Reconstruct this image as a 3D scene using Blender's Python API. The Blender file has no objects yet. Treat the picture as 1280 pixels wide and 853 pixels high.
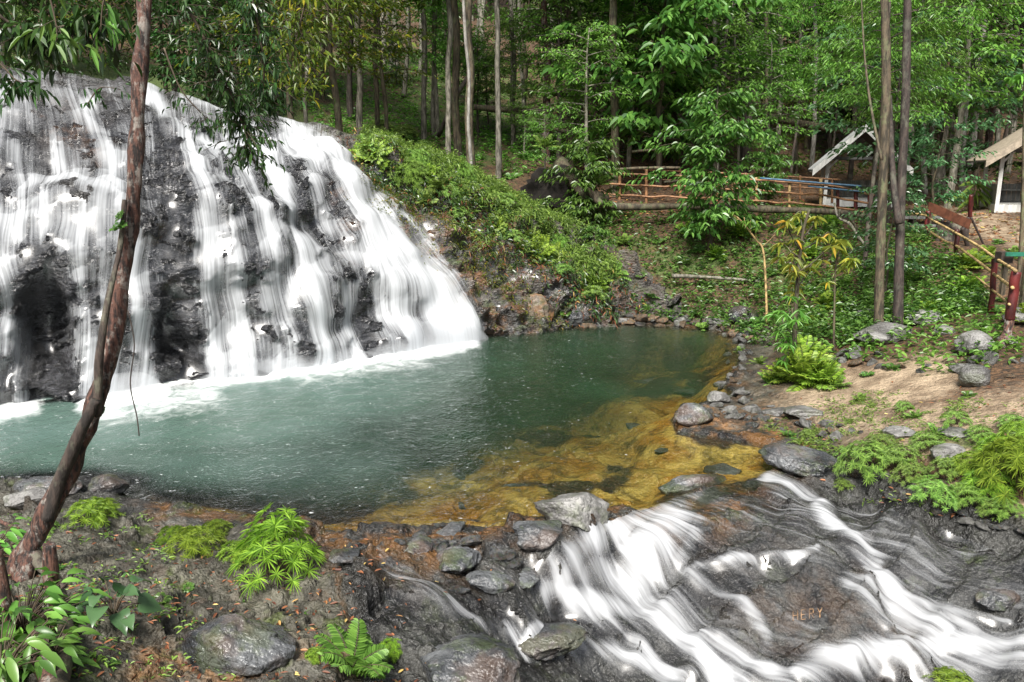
import bpy, bmesh, math, random
import numpy as np
from mathutils import Vector, Matrix
from mathutils.bvhtree import BVHTree
S = bpy.context.scene
COL = S.collection
R = math.radians
# ------------------------------------------------------------------ camera
CAMH = 4.0; PITCH = R(12.2); FPX = 1000.0
cd = bpy.data.cameras.new('camera'); cam = bpy.data.objects.new('camera', cd); COL.objects.link(cam)
cam.location = (0, 0, CAMH); cam.rotation_euler = (R(90) - PITCH, 0, 0)
cd.sensor_width = 36; cd.lens = 36 * FPX / 1280; cd.clip_end = 600; cd.clip_start = 0.05
S.camera = cam
# ------------------------------------------------------------------ light
SUN_EL, SUN_AZ = 50, 196          # azimuth measured clockwise from +Y
w = bpy.data.worlds.new('World'); S.world = w; w.use_nodes = True
wn = w.node_tree; wn.nodes.clear()
sky = wn.nodes.new('ShaderNodeTexSky'); sky.sky_type = 'NISHITA'; sky.sun_disc = False
sky.sun_elevation = R(SUN_EL); sky.sun_rotation = R(SUN_AZ); sky.dust_density = 2.5; sky.air_density = 1.0
hsv = wn.nodes.new('ShaderNodeHueSaturation'); hsv.inputs['Saturation'].default_value = 0.35
bg = wn.nodes.new('ShaderNodeBackground'); bg.inputs['Strength'].default_value = 0.09
wo = wn.nodes.new('ShaderNodeOutputWorld')
wn.links.new(sky.outputs[0], hsv.inputs['Color']); wn.links.new(hsv.outputs[0], bg.inputs['Color']); wn.links.new(bg.outputs[0], wo.inputs['Surface'])
ld = bpy.data.lights.new('sun', 'SUN'); ld.energy = 4.6; ld.angle = R(18); ld.color = (1.0, 0.96, 0.9)
sun = bpy.data.objects.new('sun', ld); COL.objects.link(sun)
sdir = Vector((math.sin(R(SUN_AZ)) * math.cos(R(SUN_EL)), math.cos(R(SUN_AZ)) * math.cos(R(SUN_EL)), math.sin(R(SUN_EL))))
sun.rotation_euler = sdir.to_track_quat('Z', 'Y').to_euler()
S.view_settings.view_transform = 'Standard'; S.view_settings.look = 'None'
S.view_settings.exposure = 0.88; S.view_settings.gamma = 1.0; S.view_settings.use_curve_mapping = False
S.cycles.max_bounces = 6; S.cycles.diffuse_bounces = 3; S.cycles.glossy_bounces = 3
S.cycles.transparent_max_bounces = 14; S.cycles.transmission_bounces = 3
S.cycles.volume_bounces = 1; S.cycles.volume_step_rate = 4; S.cycles.use_denoising = True; S.cycles.caustics_reflective = False; S.cycles.caustics_refractive = False
S.cycles.sample_clamp_indirect = 5; S.cycles.sample_clamp_direct = 12

# ------------------------------------------------------------------ pixel <-> place
cp, sp = math.cos(PITCH), math.sin(PITCH)
def ray(px, py):
    a = (px - 640) / FPX; b = (426.5 - py) / FPX
    return np.array([a, cp + b * sp, -sp + b * cp])
def at(px, py, Y):
    d = ray(px, py); return d * (Y / d[1]) + np.array([0, 0, CAMH])
def atz(px, py, z):
    d = ray(px, py); return d * ((z - CAMH) / d[2]) + np.array([0, 0, CAMH])
def proj(x, y, z):
    fz = y * cp - (z - CAMH) * sp
    uz = y * sp + (z - CAMH) * cp
    fz = np.where(fz < 0.2, 0.2, fz)
    return 640 + FPX * x / fz, 426.5 - FPX * uz / fz

# ------------------------------------------------------------------ noise
_rs = np.random.RandomState(7)
_perm = _rs.permutation(512); _perm = np.concatenate([_perm, _perm, _perm])
_grad = _rs.normal(size=(512, 3)); _grad /= np.linalg.norm(_grad, axis=1)[:, None]
_wr = _rs.rand(512, 3)
def _h(i, j, k): return _perm[_perm[_perm[i & 511] + (j & 511)] + (k & 511)] & 511
def perlin(x, y, z):
    xi, yi, zi = np.floor(x).astype(int), np.floor(y).astype(int), np.floor(z).astype(int)
    xf, yf, zf = x - xi, y - yi, z - zi
    u, v, t = [q * q * q * (q * (q * 6 - 15) + 10) for q in (xf, yf, zf)]
    def g(a, b, c):
        gr = _grad[_h(xi + a, yi + b, zi + c)]
        return gr[..., 0] * (xf - a) + gr[..., 1] * (yf - b) + gr[..., 2] * (zf - c)
    l = lambda a, b, s: a + (b - a) * s
    return l(l(l(g(0,0,0), g(1,0,0), u), l(g(0,1,0), g(1,1,0), u), v), l(l(g(0,0,1), g(1,0,1), u), l(g(0,1,1), g(1,1,1), u), v), t) * 1.5
def fbm(x, y, z, s=1.0, o=4, ridge=False):
    r = 0; a = 1.0; x = x * s; y = y * s; z = z * s
    for i in range(o):
        n = perlin(x + 17 * i, y + 5 * i, z - 9 * i)
        if ridge: n = 1 - 2 * np.abs(n)
        r = r + a * n; a *= 0.5; x = x * 2.03; y = y * 2.03; z = z * 2.03
    return r / 1.9
def worley(x, y, z, s=1.0):
    x = x * s; y = y * s; z = z * s
    xi, yi, zi = np.floor(x).astype(int), np.floor(y).astype(int), np.floor(z).astype(int)
    f1 = np.full(x.shape, 9.0); f2 = np.full(x.shape, 9.0); idv = np.zeros(x.shape)
    for a in (-1, 0, 1):
        for b in (-1, 0, 1):
            for c in (-1, 0, 1):
                h = _h(xi + a, yi + b, zi + c)
                p = _wr[h]
                d = np.sqrt((xi + a + p[..., 0] - x) ** 2 + (yi + b + p[..., 1] - y) ** 2 + (zi + c + p[..., 2] - z) ** 2)
                m = d < f1
                f2 = np.where(m, f1, np.minimum(f2, d)); idv = np.where(m, h / 512.0, idv); f1 = np.where(m, d, f1)
    return f1, f2, idv
def facets(x, y, z, s, step, tilt):
    """broken planar facets: every cell has its own height and slope"""
    x = x * s; y = y * s; z = z * s
    xi, yi, zi = np.floor(x).astype(int), np.floor(y).astype(int), np.floor(z).astype(int)
    f1 = np.full(x.shape, 9.0); out = np.zeros(x.shape); f2 = np.full(x.shape, 9.0)
    for a in (-1, 0, 1):
        for b in (-1, 0, 1):
            for c in (-1, 0, 1):
                h = _h(xi + a, yi + b, zi + c); p = _wr[h]; q = _wr[(h * 7 + 13) & 511]
                dx, dy, dz = xi + a + p[..., 0] - x, yi + b + p[..., 1] - y, zi + c + p[..., 2] - z
                d = np.sqrt(dx * dx + dy * dy + dz * dz); m = d < f1
                val = (h / 512.0 - .5) * step + ((q[..., 0] - .5) * dx + (q[..., 1] - .5) * dy + (q[..., 2] - .5) * dz) * tilt
                f2 = np.where(m, f1, np.minimum(f2, d)); out = np.where(m, val, out); f1 = np.where(m, d, f1)
    return out, f2 - f1
def sst(a, b, x):
    t = np.clip((x - a) / (b - a), 0, 1); return t * t * (3 - 2 * t)

def segdist(X, Y, pts):
    d = np.full(X.shape, 1e9)
    for (x0, y0), (x1, y1) in zip(pts[:-1], pts[1:]):
        ex, ey = x1 - x0, y1 - y0; L = ex * ex + ey * ey + 1e-9
        t = np.clip(((X - x0) * ex + (Y - y0) * ey) / L, 0, 1)
        d = np.minimum(d, np.hypot(X - x0 - t * ex, Y - y0 - t * ey))
    return d
def inpoly(X, Y, pts):
    c = np.zeros(X.shape, bool); n = len(pts)
    for i in range(n):
        x0, y0 = pts[i]; x1, y1 = pts[(i + 1) % n]
        m = ((y0 > Y) != (y1 > Y)) & (X < (x1 - x0) * (Y - y0) / (y1 - y0 + 1e-12) + x0)
        c ^= m
    return c
def sdpoly(X, Y, pts):              # + inside
    d = segdist(X, Y, list(pts) + [pts[0]])
    return np.where(inpoly(X, Y, pts), d, -d)
def strokes(px, py, L, add=None):
    """L: list of (points, half width, strength)"""
    r = np.zeros(px.shape)
    for pts, wd, s in L:
        d = segdist(px, py, pts) / wd
        r = np.maximum(r, s * np.exp(-d * d * 0.9)) if s > 0 else r * (1 + s * np.exp(-d * d * 0.9))
    return r

# ------------------------------------------------------------------ mesh helpers
def mesh(name, v, f, mat=None, smooth=True, attrs=None):
    v = np.asarray(v, dtype=np.float32); f = np.asarray(f, dtype=np.int32)
    me = bpy.data.meshes.new(name); n = len(v); k = f.shape[1]; m = len(f)
    me.vertices.add(n); me.vertices.foreach_set('co', v.ravel())
    me.loops.add(m * k); me.loops.foreach_set('vertex_index', f.ravel())
    me.polygons.add(m); me.polygons.foreach_set('loop_start', np.arange(0, m * k, k, dtype=np.int32))
    try: me.polygons.foreach_set('loop_total', np.full(m, k, dtype=np.int32))
    except Exception: pass
    me.update(calc_edges=True)
    me.polygons.foreach_set('use_smooth', np.full(m, smooth, dtype=bool))
    for an, av in (attrs or {}).items():
        av = np.asarray(av, dtype=np.float32)
        if av.ndim == 1:
            a = me.attributes.new(an, 'FLOAT', 'POINT'); a.data.foreach_set('value', av)
        elif av.shape[1] == 3:
            a = me.attributes.new(an, 'FLOAT_VECTOR', 'POINT'); a.data.foreach_set('vector', av.ravel())
    if mat: me.materials.append(mat)
    return me
def grid_faces(nr, nc):
    i = np.arange(nr - 1)[:, None] * nc + np.arange(nc - 1)[None, :]
    return np.stack([i, i + 1, i + 1 + nc, i + nc], -1).reshape(-1, 4)
def obj(name, me, parent=None, loc=None, label=None, cat=None, group=None, kind=None):
    o = bpy.data.objects.new(name, me); COL.objects.link(o)
    if loc is not None: o.location = [float(c) for c in loc]
    if parent: o.parent = parent
    if label: o['label'] = label
    if cat: o['category'] = cat
    if group: o['group'] = group
    if kind: o['kind'] = kind
    return o
def thing(name, label, cat, loc=(0, 0, 0), rz=0, group=None):
    o = obj(name, None, loc=loc, label=label, cat=cat, group=group); o.rotation_euler = (0, 0, rz); return o
def dup(root, loc, rz=0, sc=1, label=None, group=None, tilt=(0, 0)):
    r = root.copy(); COL.objects.link(r); r.location = [float(c) for c in loc]; r.rotation_euler = (tilt[0], tilt[1], rz)
    r.scale = (sc, sc, sc) if not hasattr(sc, '__len__') else sc
    if label: r['label'] = label
    if group: r['group'] = group
    for ch in list(root.children):
        c = ch.copy(); COL.objects.link(c); c.parent = r
        for g in list(ch.children):
            e = g.copy(); COL.objects.link(e); e.parent = c
    return r
class MB:
    def __init__(s): s.v = []; s.f = []; s.n = 0
    def add(s, v, f):
        s.v += [tuple(p) for p in v]; s.f += [tuple(i + s.n for i in q) for q in f]; s.n += len(v)
    def box(s, c, d, rot=None):
        c = Vector([float(q) for q in c]); V = []
        bv = min(d) * .12
        for sx in (-1, 1):
            for sy in (-1, 1):
                for sz in (-1, 1):
                    p = Vector((sx * d[0] / 2, sy * d[1] / 2, sz * d[2] / 2))
                    if rot is not None: p = rot @ p
                    V.append(p + c)
        s.add(V, [(0,1,3,2), (4,6,7,5), (0,4,5,1), (2,3,7,6), (0,2,6,4), (1,5,7,3)])
    def prism(s, quad_bottom, quad_top):
        s.add(list(quad_bottom) + list(quad_top), [(3,2,1,0), (4,5,6,7), (0,1,5,4), (1,2,6,5), (2,3,7,6), (3,0,4,7)])
    def mesh(s, name, mat, smooth=False):
        me = bpy.data.meshes.new(name); me.from_pydata(s.v, [], s.f)
        if smooth: me.polygons.foreach_set('use_smooth', [True] * len(me.polygons))
        me.materials.append(mat); me.update(); return me
def smooth_path(pts, n=6):
    P = np.array(pts, float); out = []
    for i in range(len(P) - 1):
        p0 = P[max(i - 1, 0)]; p1 = P[i]; p2 = P[i + 1]; p3 = P[min(i + 2, len(P) - 1)]
        for t in np.linspace(0, 1, n, endpoint=False):
            out.append(.5 * ((2 * p1) + (-p0 + p2) * t + (2 * p0 - 5 * p1 + 4 * p2 - p3) * t * t + (-p0 + 3 * p1 - 3 * p2 + p3) * t ** 3))
    out.append(P[-1]); return np.array(out)
def tube(path, rad, seg=8, bump=0.0, bs=3.0, seed=0):
    P = np.array(path, float); n = len(P); rad = np.broadcast_to(np.asarray(rad, float), (n,)) if np.ndim(rad) == 0 else np.interp(np.linspace(0, 1, n), np.linspace(0, 1, len(rad)), rad)
    T = np.gradient(P, axis=0); T /= np.linalg.norm(T, axis=1)[:, None] + 1e-9
    ref = np.array([1.0, 0.13, 0.05]) if abs(T[0][2]) > .5 else np.array([0.05, 0.1, 1.0])
    A = np.cross(T, ref); A /= np.linalg.norm(A, axis=1)[:, None] + 1e-9; B = np.cross(T, A)
    an = np.linspace(0, 2 * math.pi, seg, endpoint=False)
    V = P[:, None, :] + rad[:, None, None] * (A[:, None, :] * np.cos(an)[None, :, None] + B[:, None, :] * np.sin(an)[None, :, None])
    if bump:
        Vf = V.reshape(-1, 3); d = fbm(Vf[:, 0] + seed, Vf[:, 1], Vf[:, 2] * .35, bs, 3).reshape(n, seg)
        V = V + (V - P[:, None, :]) * (d * bump)[:, :, None]
    f = []
    for i in range(n - 1):
        for j in range(seg):
            k = (j + 1) % seg; f.append((i * seg + j, i * seg + k, (i + 1) * seg + k, (i + 1) * seg + j))
    V = V.reshape(-1, 3)
    c0, c1 = len(V), len(V) + 1
    V = np.vstack([V, P[0], P[-1]])
    for j in range(seg):
        k = (j + 1) % seg
        f.append((c0, k, j, j)); f.append((c1, (n - 1) * seg + j, (n - 1) * seg + k, (n - 1) * seg + k))
    return V, f
def tubes_mesh(name, L, mat):
    mb_v = []; mb_f = []; n = 0
    for V, f in L:
        mb_v.append(V); mb_f += [tuple(dict.fromkeys(i + n for i in q)) for q in f]; n += len(V)
    me = bpy.data.meshes.new(name); me.from_pydata(np.vstack(mb_v).tolist(), [], mb_f)
    me.polygons.foreach_set('use_smooth', [True] * len(me.polygons)); me.materials.append(mat); me.update(); return me

# ------------------------------------------------------------------ materials
class M:
    def __init__(s, name):
        s.m = bpy.data.materials.new(name); s.m.use_nodes = True; s.t = s.m.node_tree; s.t.nodes.clear()
        s.out = s.t.nodes.new('ShaderNodeOutputMaterial')
    def n(s, typ, props=None, **inp):
        nd = s.t.nodes.new('ShaderNode' + typ)
        for k, v in (props or {}).items(): setattr(nd, k, v)
        for k, v in inp.items():
            key = int(k[1:]) if k[0] == 'i' and k[1:].isdigit() else k.replace('_', ' ')
            s.set(nd.inputs[key], v)
        return nd
    def set(s, sock, v):
        if isinstance(v, bpy.types.NodeSocket): s.t.links.new(v, sock)
        elif isinstance(v, bpy.types.Node): s.t.links.new(v.outputs[0], sock)
        else:
            if hasattr(v, '__len__') and len(v) == 3 and sock.type == 'RGBA': v = (*v, 1)
            sock.default_value = v
    def math(s, op, a, b=0.5, c=None, clamp=False):
        nd = s.t.nodes.new('ShaderNodeMath'); nd.operation = op; nd.use_clamp = clamp
        s.set(nd.inputs[0], a); s.set(nd.inputs[1], b)
        if c is not None: s.set(nd.inputs[2], c)
        return nd.outputs[0]
    def mix(s, fac, a, b, mode='MIX'):
        nd = s.t.nodes.new('ShaderNodeMix'); nd.data_type = 'RGBA'; nd.blend_type = mode
        s.set(nd.inputs[0], fac); s.set(nd.inputs[6], a); s.set(nd.inputs[7], b); return nd.outputs[2]
    def attr(s, name): return s.n('Attribute', {'attribute_name': name})
    def noise(s, vec, scale, detail=4, rough=.55, dist=0):
        return s.n('TexNoise', Vector=vec, Scale=scale, Detail=detail, Roughness=rough, Distortion=dist).outputs[0]
    def ramp(s, fac, a, b):      # smooth 0..1 between a and b
        nd = s.n('MapRange', {'interpolation_type': 'SMOOTHSTEP'}); s.set(nd.inputs[0], fac)
        s.set(nd.inputs[1], a); s.set(nd.inputs[2], b); return nd.outputs[0]
    def coord(s, k='Object'): return s.n('TexCoord').outputs[k]
    def scale(s, vec, sc):
        return s.n('Mapping', Vector=vec, Scale=sc).outputs[0]
    def bump(s, h, strength=.5, dist=.02, normal=None):
        nd = s.n('Bump', Height=h, Strength=strength, Distance=dist)
        if normal is not None: s.set(nd.inputs['Normal'], normal)
        return nd.outputs[0]
    def surf(s, sh): s.t.links.new(sh if isinstance(sh, bpy.types.NodeSocket) else sh.outputs[0], s.out.inputs['Surface']); return s.m

def leaf_mat(name, base, alt, rough=.38, trans=.35, var=.5, yellow=None):
    q = M(name); rnd = q.attr('rnd').outputs['Fac']; oi = q.n('ObjectInfo').outputs['Random']
    c = q.mix(rnd, base, alt)
    if yellow: c = q.mix(q.ramp(rnd, .86, .97), c, yellow)
    br = q.math('ADD', q.math('MULTIPLY', rnd, var), 1 - var / 2)
    br = q.math('MULTIPLY', br, q.math('ADD', q.math('MULTIPLY', oi, .4), .8))
    hs = q.n('HueSaturation', Value=br, Color=c, Hue=q.math('ADD', q.math('MULTIPLY', oi, .03), .485)).outputs[0]
    p = q.n('BsdfPrincipled', Base_Color=hs, Roughness=rough)
    p.inputs['Specular IOR Level'].default_value = .5
    tr = q.n('BsdfTranslucent', Color=q.mix(.5, hs, q.mix(1, hs, (.95, 1.0, .4), 'MULTIPLY')))
    ms = q.n('MixShader', i0=trans, i1=p.outputs[0], i2=tr.outputs[0])
    return q.surf(ms)
def rockish(q, co, dark, light, s=1.0, wet=.3):
    n1 = q.noise(co, 1.7 * s, 6, .6); n2 = q.noise(co, 9 * s, 6, .65); n3 = q.noise(co, 40 * s, 3)
    c = q.mix(q.ramp(n1, .35, .68), dark, light)
    c = q.mix(q.math('MULTIPLY', q.ramp(n2, .5, .75), .6), c, [a * .45 for a in dark])
    vn = q.noise(q.scale(co, (1, 1.3, 1)), 2.3 * s, 6, .6, .4)
    crack = q.ramp(q.math('ABSOLUTE', q.math('SUBTRACT', vn, .5)), 0, .012)
    chip = q.n('TexVoronoi', Vector=q.scale(co, (1, 1, 1.5)), Scale=13.0 * s).outputs[0]; chip2 = q.n('TexVoronoi', Vector=co, Scale=34.0 * s).outputs[0]
    h = q.math('ADD', q.math('MULTIPLY', n2, .9), q.math('MULTIPLY', n3, .35))
    h = q.math('ADD', h, q.math('MULTIPLY', crack, .18)); h = q.math('SUBTRACT', h, q.math('ADD', q.math('MULTIPLY', chip, .55), q.math('MULTIPLY', chip2, .25)))
    c = q.mix(q.math('MULTIPLY', q.math('SUBTRACT', 1, crack), .45), c, [a * .35 for a in dark])
    c = q.mix(q.math('MULTIPLY', q.ramp(n3, .5, .8), .35), c, [min(1, a * 1.5) for a in light])
    return c, h, n1, n2
MT = {}
# terrain: masks rock / sand / green, rest leaf litter and soil
q = M('ground_mix'); co = q.coord()
rc, rh, n1, n2 = rockish(q, co, (.022, .02, .018), (.13, .122, .10), 1.0)
mk = q.attr('mask').outputs['Vector']; sx = q.n('SeparateXYZ', Vector=mk)
mrock, msand, mgreen = sx.outputs
orange = q.attr('iron').outputs['Fac']; wet = q.attr('wet').outputs['Fac']
rc = q.mix(q.math('MULTIPLY', q.ramp(q.noise(co, 2.6, 5, .65), .42, .62), orange), rc, (.26, .12, .035))
li1 = q.noise(co, 14, 5, .7); li2 = q.n('TexVoronoi', Vector=co, Scale=16.0).outputs['Color']
lv = q.n('SeparateXYZ', Vector=li2).outputs[0]
litter = q.mix(lv, (.035, .02, .011), (.16, .085, .04)); litter = q.mix(q.ramp(li1, .45, .7), litter, (.035, .03, .018))
soil = q.mix(q.ramp(q.noise(co, 3, 5), .35, .65), (.21, .15, .095), (.42, .32, .215))
soil = q.mix(q.math('MULTIPLY', q.ramp(q.noise(co, 30, 4, .7), .55, .7), .5), soil, (.16, .11, .06))
gold = q.attr('gold').outputs['Fac']
soil = q.mix(gold, soil, q.mix(q.math('MULTIPLY', q.ramp(q.noise(co, 2.4, 6, .7, .8), .48, .62), .7), q.mix(q.ramp(q.noise(co, 1.1, 5, .65, 1), .35, .65), (.60, .26, .03), (.95, .62, .14)), (.12, .075, .02)))
green = q.mix(q.ramp(li1, .35, .65), (.03, .055, .012), (.10, .14, .03))
c = q.mix(q.ramp(q.math('ADD', msand, q.math('MULTIPLY', q.math('SUBTRACT', n2, .5), .8)), .2, .8), litter, soil)
c = q.mix(q.ramp(q.math('ADD', mgreen, q.math('MULTIPLY', q.math('SUBTRACT', n1, .5), 1.2)), .35, .65), c, green)
c = q.mix(q.ramp(q.math('ADD', mrock, q.math('MULTIPLY', q.math('SUBTRACT', n2, .5), .9)), .4, .6), c, rc)
drk = q.mix(q.ramp(n1, .35, .65), (.075, .068, .042), (.27, .25, .17)); drk = q.mix(q.math('MULTIPLY', q.ramp(n2, .5, .72), .6), drk, (.04, .035, .025)); drk = q.mix(q.math('MULTIPLY', q.ramp(q.noise(co, 3.3, 5, .7), .52, .66), .5), drk, (.17, .10, .05))
c = q.mix(q.math('MULTIPLY', mrock, q.math('MULTIPLY', q.math('SUBTRACT', 1, wet), q.math('SUBTRACT', 1, q.math('MULTIPLY', orange, .7)))), c, drk)
moss = q.math('MULTIPLY', q.ramp(q.noise(co, 2.1, 5, .7), .55, .7), q.attr('mossy').outputs['Fac'])
c = q.mix(moss, c, (.09, .12, .02))
silt = q.attr('silt').outputs['Fac']
c = q.mix(silt, c, q.mix(q.ramp(n1, .4, .6), (.03, .05, .02), (.08, .09, .03)))
c = q.mix(wet, c, q.mix(1, c, (.47, .5, .56), 'MULTIPLY'))
ro = q.math('ADD', q.math('MULTIPLY', q.math('SUBTRACT', 1, wet), .5), q.math('ADD', .05, q.math('MULTIPLY', n2, .34)))
hh = q.math('ADD', rh, q.math('MULTIPLY', q.math('MULTIPLY', q.math('SUBTRACT', 1, mrock), lv), .5))
MT['ground'] = q.surf(q.n('BsdfPrincipled', Base_Color=c, Roughness=ro, Normal=q.bump(hh, 1.0, .05)))
# cliff
q = M('cliff_rock'); co = q.coord()
st = q.scale(co, (1, 1, 2.2))
n1 = q.noise(st, 1.3, 6, .62); n2 = q.noise(st, 7, 6, .65); n3 = q.noise(st, 28, 4, .6)
c = q.mix(q.ramp(q.math('ADD', q.math('MULTIPLY', n1, .5), q.math('MULTIPLY', n2, .5)), .42, .62), (.004, .004, .005), (.075, .077, .085))
dry = q.attr('dry').outputs['Fac']; oran = q.attr('iron').outputs['Fac']
c = q.mix(dry, c, q.mix(q.ramp(n1, .35, .65), (.07, .058, .048), (.20, .18, .155)))
c = q.mix(q.math('MULTIPLY', q.ramp(q.noise(co, 1.6, 5, .7), .45, .6), oran), c, q.mix(n2, (.10, .04, .015), (.24, .12, .05)))
c = q.mix(q.math('MULTIPLY', q.ramp(q.noise(co, 2.3, 5, .7), .5, .64), q.attr('mossy').outputs['Fac']), c, (.07, .11, .015))
ch1 = q.n('TexVoronoi', Vector=st, Scale=7.0).outputs[0]; ch2 = q.n('TexVoronoi', Vector=st, Scale=17.0).outputs[0]
h = q.math('ADD', q.math('MULTIPLY', n2, .6), q.math('MULTIPLY', n3, .3)); h = q.math('SUBTRACT', h, q.math('ADD', q.math('MULTIPLY', ch1, .7), q.math('MULTIPLY', ch2, .35)))
MT['cliff'] = q.surf(q.n('BsdfPrincipled', Specular_IOR_Level=.9, Base_Color=c, Roughness=q.math('ADD', .23, q.math('MULTIPLY', dry, .35)), Normal=q.bump(h, 1.0, .13)))
# falling water
def fall_mat(name, f1, f2, f3, lo=.25, hi=.75, col=(.93, .95, .97), gain=2.6, wt=(.42, .38, .20)):
    q = M(name); fl = q.attr('flow').outputs['Vector']; dn = q.attr('dens').outputs['Fac']
    wv = q.n('TexNoise', Vector=q.scale(fl, (.7, .5, 1)), Scale=1.0, Detail=2.0)
    wf = q.n('VectorMath', {'operation': 'MULTIPLY_ADD'}); q.set(wf.inputs[0], wv.outputs[1]); wf.inputs[1].default_value = (.14, 0, 0); q.set(wf.inputs[2], fl)
    fl = wf.outputs[0]
    a = q.noise(q.scale(fl, f1), 1, 3, .5); b = q.noise(q.scale(fl, f2), 1, 3, .5); c = q.noise(q.scale(fl, f3), 1, 2, .5)
    s = q.math('ADD', q.math('ADD', q.math('MULTIPLY', a, wt[0]), q.math('MULTIPLY', b, wt[1])), q.math('MULTIPLY', c, wt[2]))
    k = q.math('ADD', dn, q.math('MULTIPLY', q.math('SUBTRACT', s, .5), gain))
    al = q.math('MULTIPLY', q.ramp(k, lo, hi), q.ramp(dn, .02, .16))
    df = q.n('BsdfPrincipled', Base_Color=col, Roughness=.5, Normal=q.bump(s, .25, .03)); df.inputs['Specular IOR Level'].default_value = .2
    tl = q.n('BsdfTranslucent', Color=col)
    wsh = q.n('MixShader', i0=.35, i1=df.outputs[0], i2=tl.outputs[0])
    tr = q.n('BsdfTransparent'); gl = q.n('BsdfGlossy', Roughness=.28, Color=(1, 1, 1))
    film = q.n('MixShader', i0=q.math('MULTIPLY', q.ramp(k, lo - .5, lo), .06), i1=tr.outputs[0], i2=gl.outputs[0])
    return q.surf(q.n('MixShader', i0=q.math('MULTIPLY', al, .9), i1=film.outputs[0], i2=wsh.outputs[0]))
MT['fall'] = fall_mat('falling_water', (4.5, .25, 1), (15, .4, 1), (46, .8, 1), .0, 1.12, gain=2.5, col=(.82, .85, .88))
MT['rapid'] = fall_mat('rushing_water', (3.2, .6, 1), (10, 1.0, 1), (30, 1.6, 1), .12, 1.15, gain=2.9, col=(.82, .84, .87), wt=(.46, .38, .16))
# pool
q = M('pool_water'); co = q.coord(); tb = q.attr('turb').outputs['Fac']; fo = q.attr('foam').outputs['Fac']; chop = q.attr('chop').outputs['Fac']
rip = q.noise(q.scale(co, (1, .75, 1)), 5.5, 4, .6, .6); rip2 = q.noise(co, 17, 3, .6, .4)
hgt = q.math('ADD', q.math('MULTIPLY', rip, .7), q.math('MULTIPLY', rip2, .3))
nrm = q.n('Bump', Height=hgt, Distance=.05, Strength=q.math('ADD', .26, q.math('MULTIPLY', chop, .75))).outputs[0]
tealc = q.mix(q.attr('milk').outputs['Fac'], (.018, .048, .024), (.10, .16, .14))
tealc = q.mix(q.math('MULTIPLY', q.ramp(q.noise(co, .5, 3), .4, .65), .4), tealc, q.mix(1, tealc, (.7, .75, .65), 'MULTIPLY'))
dif = q.n('BsdfDiffuse', Color=tealc); tr = q.n('BsdfTransparent', Color=(.93, .97, .9))
body = q.n('MixShader', i0=tb, i1=tr.outputs[0], i2=dif.outputs[0])
gl = q.n('BsdfGlossy', Roughness=.07, Normal=nrm)
fr = q.n('Fresnel', IOR=1.33, Normal=nrm).outputs[0]
wat = q.n('MixShader', i0=fr, i1=body.outputs[0], i2=gl.outputs[0])
fn = q.noise(q.scale(co, (1, .9, 1)), 3.2, 6, .7, .8); spk = q.noise(q.scale(co, (.8, 1.3, 1)), 15, 3, .65, .5)
fk = q.math('MULTIPLY', q.ramp(q.math('ADD', fo, q.math('MULTIPLY', q.math('SUBTRACT', fn, .5), 1.0)), .12, 1.05), .97)
sk = q.math('MULTIPLY', q.ramp(q.math('ADD', spk, q.math('MULTIPLY', q.math('SUBTRACT', fn, .5), .5)), q.math('SUBTRACT', .80, q.math('MULTIPLY', chop, .165)), .84), .7)
ff = q.math('MAXIMUM', fk, sk)
fd = q.n('BsdfDiffuse', Color=(.9, .93, .93))
MT['pool'] = q.surf(q.n('MixShader', i0=ff, i1=wat.outputs[0], i2=fd.outputs[0]))
# plain materials
def plain(name, col, rough=.7, var=.25, sc=(1, 1, 1), ns=8, bump=.3, dist=.01, col2=None, metal=0):
    q = M(name); co = q.scale(q.coord(), sc); n = q.noise(co, ns, 5, .65)
    c = q.mix(q.ramp(n, .35, .65), [k * (1 - var) for k in col], col2 or [min(1, k * (1 + var)) for k in col])
    p = q.n('BsdfPrincipled', Base_Color=c, Roughness=rough, Metallic=metal, Normal=q.bump(n, bump, dist))
    return q.surf(p)
def bark(name, dark, light, lichen=None, s=1.0):
    q = M(name); co = q.coord(); st = q.scale(co, (1, 1, .22))
    n = q.noise(st, 14 * s, 6, .65); n2 = q.noise(co, 4 * s, 5, .7); oi = q.n('ObjectInfo').outputs['Random']
    c = q.mix(q.ramp(n, .38, .62), dark, light)
    if lichen: c = q.mix(q.math('MULTIPLY', q.ramp(q.math('ADD', q.math('MULTIPLY', n2, .6), q.math('MULTIPLY', q.noise(st, 9 * s, 4, .7), .4)), .50, .60), .6), c, lichen)
    c = q.n('HueSaturation', Color=c, Value=q.math('ADD', .7, q.math('MULTIPLY', oi, .6))).outputs[0]
    return q.surf(q.n('BsdfPrincipled', Base_Color=c, Roughness=.8, Normal=q.bump(q.math('ADD', n, q.math('MULTIPLY', n2, .4)), .9, .03)))
MT['bark_red'] = bark('reddish_bark', (.012, .008, .007), (.135, .062, .043), (.36, .34, .30), 2.2)
MT['bark_pale'] = bark('pale_bark', (.06, .055, .042), (.24, .22, .18), (.10, .11, .05))
MT['bark_brown'] = bark('brown_bark', (.025, .02, .012), (.105, .08, .05), (.13, .15, .07))
MT['bark_white'] = bark('white_bark', (.2, .18, .16), (.45, .43, .39), (.2, .18, .14))
MT['bark_dark'] = bark('dark_bark', (.02, .015, .012), (.07, .05, .04), (.14, .14, .10))
MT['twig'] = plain('twig_bark', (.07, .05, .03))
MT['leaf_dark'] = leaf_mat('dark_leaf', (.02, .062, .014), (.05, .125, .028), .32, .3)
MT['leaf_mid'] = leaf_mat('green_leaf', (.05, .14, .026), (.14, .26, .05), .35, .4)
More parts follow.
